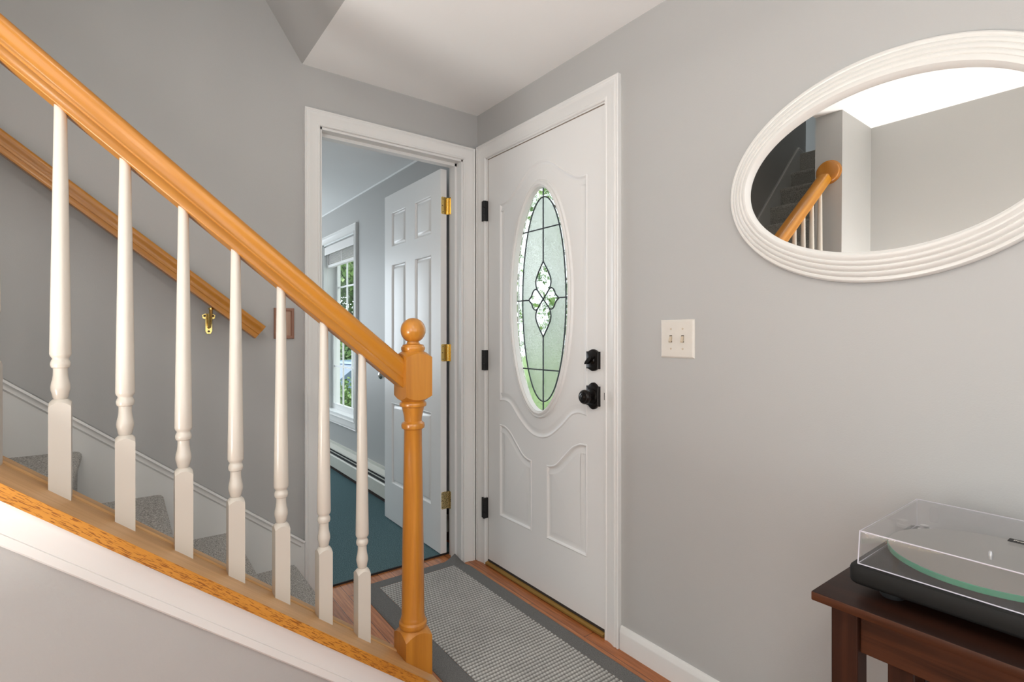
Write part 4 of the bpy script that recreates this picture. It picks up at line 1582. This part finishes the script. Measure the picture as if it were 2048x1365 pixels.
# low uplighter by the rear wall (its glow on that wall shows along the bottom of the mirror)
UX, UY, UZ = 1.36, -2.52, 0.60
tl = thing('uplighter_lamp', 'low brass uplighter standing in the corner by the rear wall', 'lamp', (UX, UY, 0.0))
MB().lathe([(0.001, 0.0), (0.12, 0.0), (0.12, 0.01), (0.03, 0.03), (0.012, 0.06), (0.012, UZ - .12), (0.05, UZ - .10), (0.17, UZ - .05), (0.235, UZ), (0.230, UZ), (0.166, UZ - .045), (0.05, UZ - .09), (0.001, UZ - .095)], (UX, UY, 0), 40).build('stand', M['brass'], tl, smooth=40)
d = bpy.data.lights.new('uplighter_light', 'AREA')
d.shape = 'DISK'
d.size = 0.42
d.energy = 48
d.color = (1.0, 0.975, 0.94)
lo = bpy.data.objects.new('uplighter_light', d)
COL.objects.link(lo)
lo.location = (UX, UY, UZ - .02)
lo.rotation_euler = (pi, 0, 0)
lo.parent = tl
lo.matrix_parent_inverse = parent_world(tl).inverted()

# casings of windows out of frame; right and rear wall ones added for light
w2 = empty('added_window_2', (XR, -1.35, 0.5))
struct(w2, 'large white framed window added out of view in the right wall', 'window')
mb = MB()
sweep(mb, [(-0.3, 0.5), (-0.3, 2.2), (-2.4, 2.2), (-2.4, 0.5)], CASING, lambda a, b, h: (XR - h, a, b), closed=True)
mb.build('casing', M['trim'], w2, smooth=30)
w5 = empty('added_window_5', (3.0, YF, 0.75))
struct(w5, 'white framed window added to the rear wall to light the front wall', 'window')
mb = MB()
sweep(mb, rect(2.25, 3.75, 0.75, 2.15)[::-1], CASING, lambda a, b, h: (a, YF + h, b), closed=True)
mb.build('casing', M['trim'], w5, smooth=30)
w3 = empty('window_3', (-3.6, -1.35, 0.6))
struct(w3, 'white framed window at the far end of the side room', 'window')
mb = MB()
sweep(mb, [(-0.45, 0.6), (-0.45, 2.1), (-2.25, 2.1), (-2.25, 0.6)], CASING, onX(-3.6), closed=True)
mb.build('casing', M['trim'], w3, smooth=30)
w4 = empty('window_4', (-1.6, -4.7, 3.45))
struct(w4, 'white framed window over the upper landing', 'window')
mb = MB()
sweep(mb, rect(-5.25, -4.15, 3.45, 4.45)[::-1], CASING, onX(-1.6), closed=True)
mb.build('casing', M['trim'], w4, smooth=30)

# ------------------------------------------------------------------ outdoors
g = MB().box(-40, 30, 0.15, 45, -1.1, -1.0)
gr = g.build('ground', M['grass'])
struct(gr)
struct(MB().box(-9.0, 3.0, 0.16, 6.2, -1.0, -0.985).build('driveway', M['concrete']))
MB_ = MB().box(-0.4, 1.6, 0.15, 1.6, -0.98, -0.13)
st = MB_.build('front_stoop', M['concrete'])
struct(st)


def tree(name, label, base, h, r, nleaf, seed, trunk_h):
    rnd = random.Random(seed)
    t = thing(name, label, 'tree' if h > 2 else 'shrub', base)
    mb = MB()
    tw = 0.13 * min(1.0, h / 4.0)
    mb.tube([(base[0], base[1], base[2]), (base[0] + .05, base[1], base[2] + trunk_h * .5), (base[0], base[1] + .06, base[2] + trunk_h), (base[0], base[1], base[2] + h * 0.8)], tw, 10)
    for k in range(9):
        a = rnd.uniform(0, 2 * pi)
        z0 = base[2] + rnd.uniform(trunk_h * 0.7, h * 0.7)
        mb.tube([(base[0], base[1], z0), (base[0] + cos(a) * r * .4, base[1] + sin(a) * r * .4, z0 + .1 * h), (base[0] + cos(a) * r * .75, base[1] + sin(a) * r * .75, z0 + .15 * h)], tw * .35, 6)
    mb.build('trunk', M['bark'], t, smooth=50)
    mb = MB()
    cl = []
    for k in range(26):
        a = rnd.uniform(0, 2 * pi)
        rr_ = r * sqrt(rnd.random()) * 0.8
        z = base[2] + trunk_h + (h - trunk_h) * rnd.random()
        tap = 1 - 0.5 * abs((z - base[2] - trunk_h) / (h - trunk_h) - 0.4)
        cl.append((base[0] + cos(a) * rr_ * tap, base[1] + sin(a) * rr_ * tap, z, r * rnd.uniform(0.25, 0.42)))
    vs_, fs_ = [], []
    for k in range(nleaf):
        c = cl[rnd.randrange(len(cl))]
        d = Vector((rnd.gauss(0, 1), rnd.gauss(0, 1), rnd.gauss(0, 1))).normalized()
        p = Vector(c[:3]) + d * c[3] * rnd.uniform(0.75, 1.0)
        u = Vector((rnd.gauss(0, 1), rnd.gauss(0, 1), rnd.gauss(0, 1))).normalized()
        w = d.cross(u).normalized()
        s = rnd.uniform(0.08, 0.16) * (1.0 if h > 2 else 0.5)
        o_ = len(vs_)
        vs_ += [p, p + w * s * .45 + u * s * .5, p + u * s * 1.2 + d * s * 0.15, p - w * s * .45 + u * s * .5]
        fs_.append((o_, o_ + 1, o_ + 2, o_ + 3))
    me = bpy.data.meshes.new('foliage')
    me.from_pydata([tuple(v) for v in vs_], [], fs_)
    me.materials.append(M['leaf'])
    o = bpy.data.objects.new('foliage', me)
    COL.objects.link(o)
    o.parent = t
    o.matrix_parent_inverse = parent_world(t).inverted()
    return t


tree('leafy_tree', 'leafy green tree outside the side room window', (-16.5, 5.9, -1.0), 6.4, 2.7, 22000, 3, 0.5)
tree('leafy_tree', 'green tree outside behind the oval door glass', (-7.2, 7.0, -1.0), 6.8, 3.3, 12000, 5, 0.9)

tree('garden_shrub', 'low green shrub in front of the pale blue car', (-8.4, 2.35, -1.0), 1.15, 0.95, 5000, 9, 0.12)

# parked car
car = thing('parked_car', 'pale blue car parked outside the side room window', 'car', (-11.9, 3.9, -1.0))
cm = loc_matrix((-11.9, 3.9, -1.0), (0, 0, radians(100)))
body = [(-2.1, 0.35), (-2.15, 0.62), (-2.0, 0.86), (-1.15, 0.98), (1.25, 0.99), (1.95, 0.86), (2.12, 0.62), (2.1, 0.35), (1.75, 0.28), (-1.75, 0.28)]
mb = MB().prism(body, lambda a, b, h: (a, h, b), -0.86, 0.86)
o = mb.build('car_body', M['car'])
place(o, cm, car)
cab = [(-1.15, 0.98), (-0.55, 1.40), (0.65, 1.43), (1.35, 0.98)]
mb = MB().prism(cab, lambda a, b, h: (a, h, b), -0.72, 0.72)
o = mb.build('cabin', M['car_glass'])
place(o, cm, car)
mb = MB().prism([(-0.60, 1.39), (-0.5, 1.45), (0.6, 1.47), (0.72, 1.42)], lambda a, b, h: (a, h, b), -0.72, 0.72)
o = mb.build('car_roof', M['car'])
place(o, cm, car)
for wx in (-1.35, 1.35):
    for wy in (-0.80, 0.80):
        mb = MB().lathe([(0.001, -0.09), (0.30, -0.09), (0.33, -0.06), (0.33, 0.06), (0.30, 0.09), (0.001, 0.09)], (wx, wy, 0.33), 24, 'Y')
        o = mb.build('wheel', M['black'], smooth=30)
        place(o, cm, car)

bpy.context.view_layer.update()
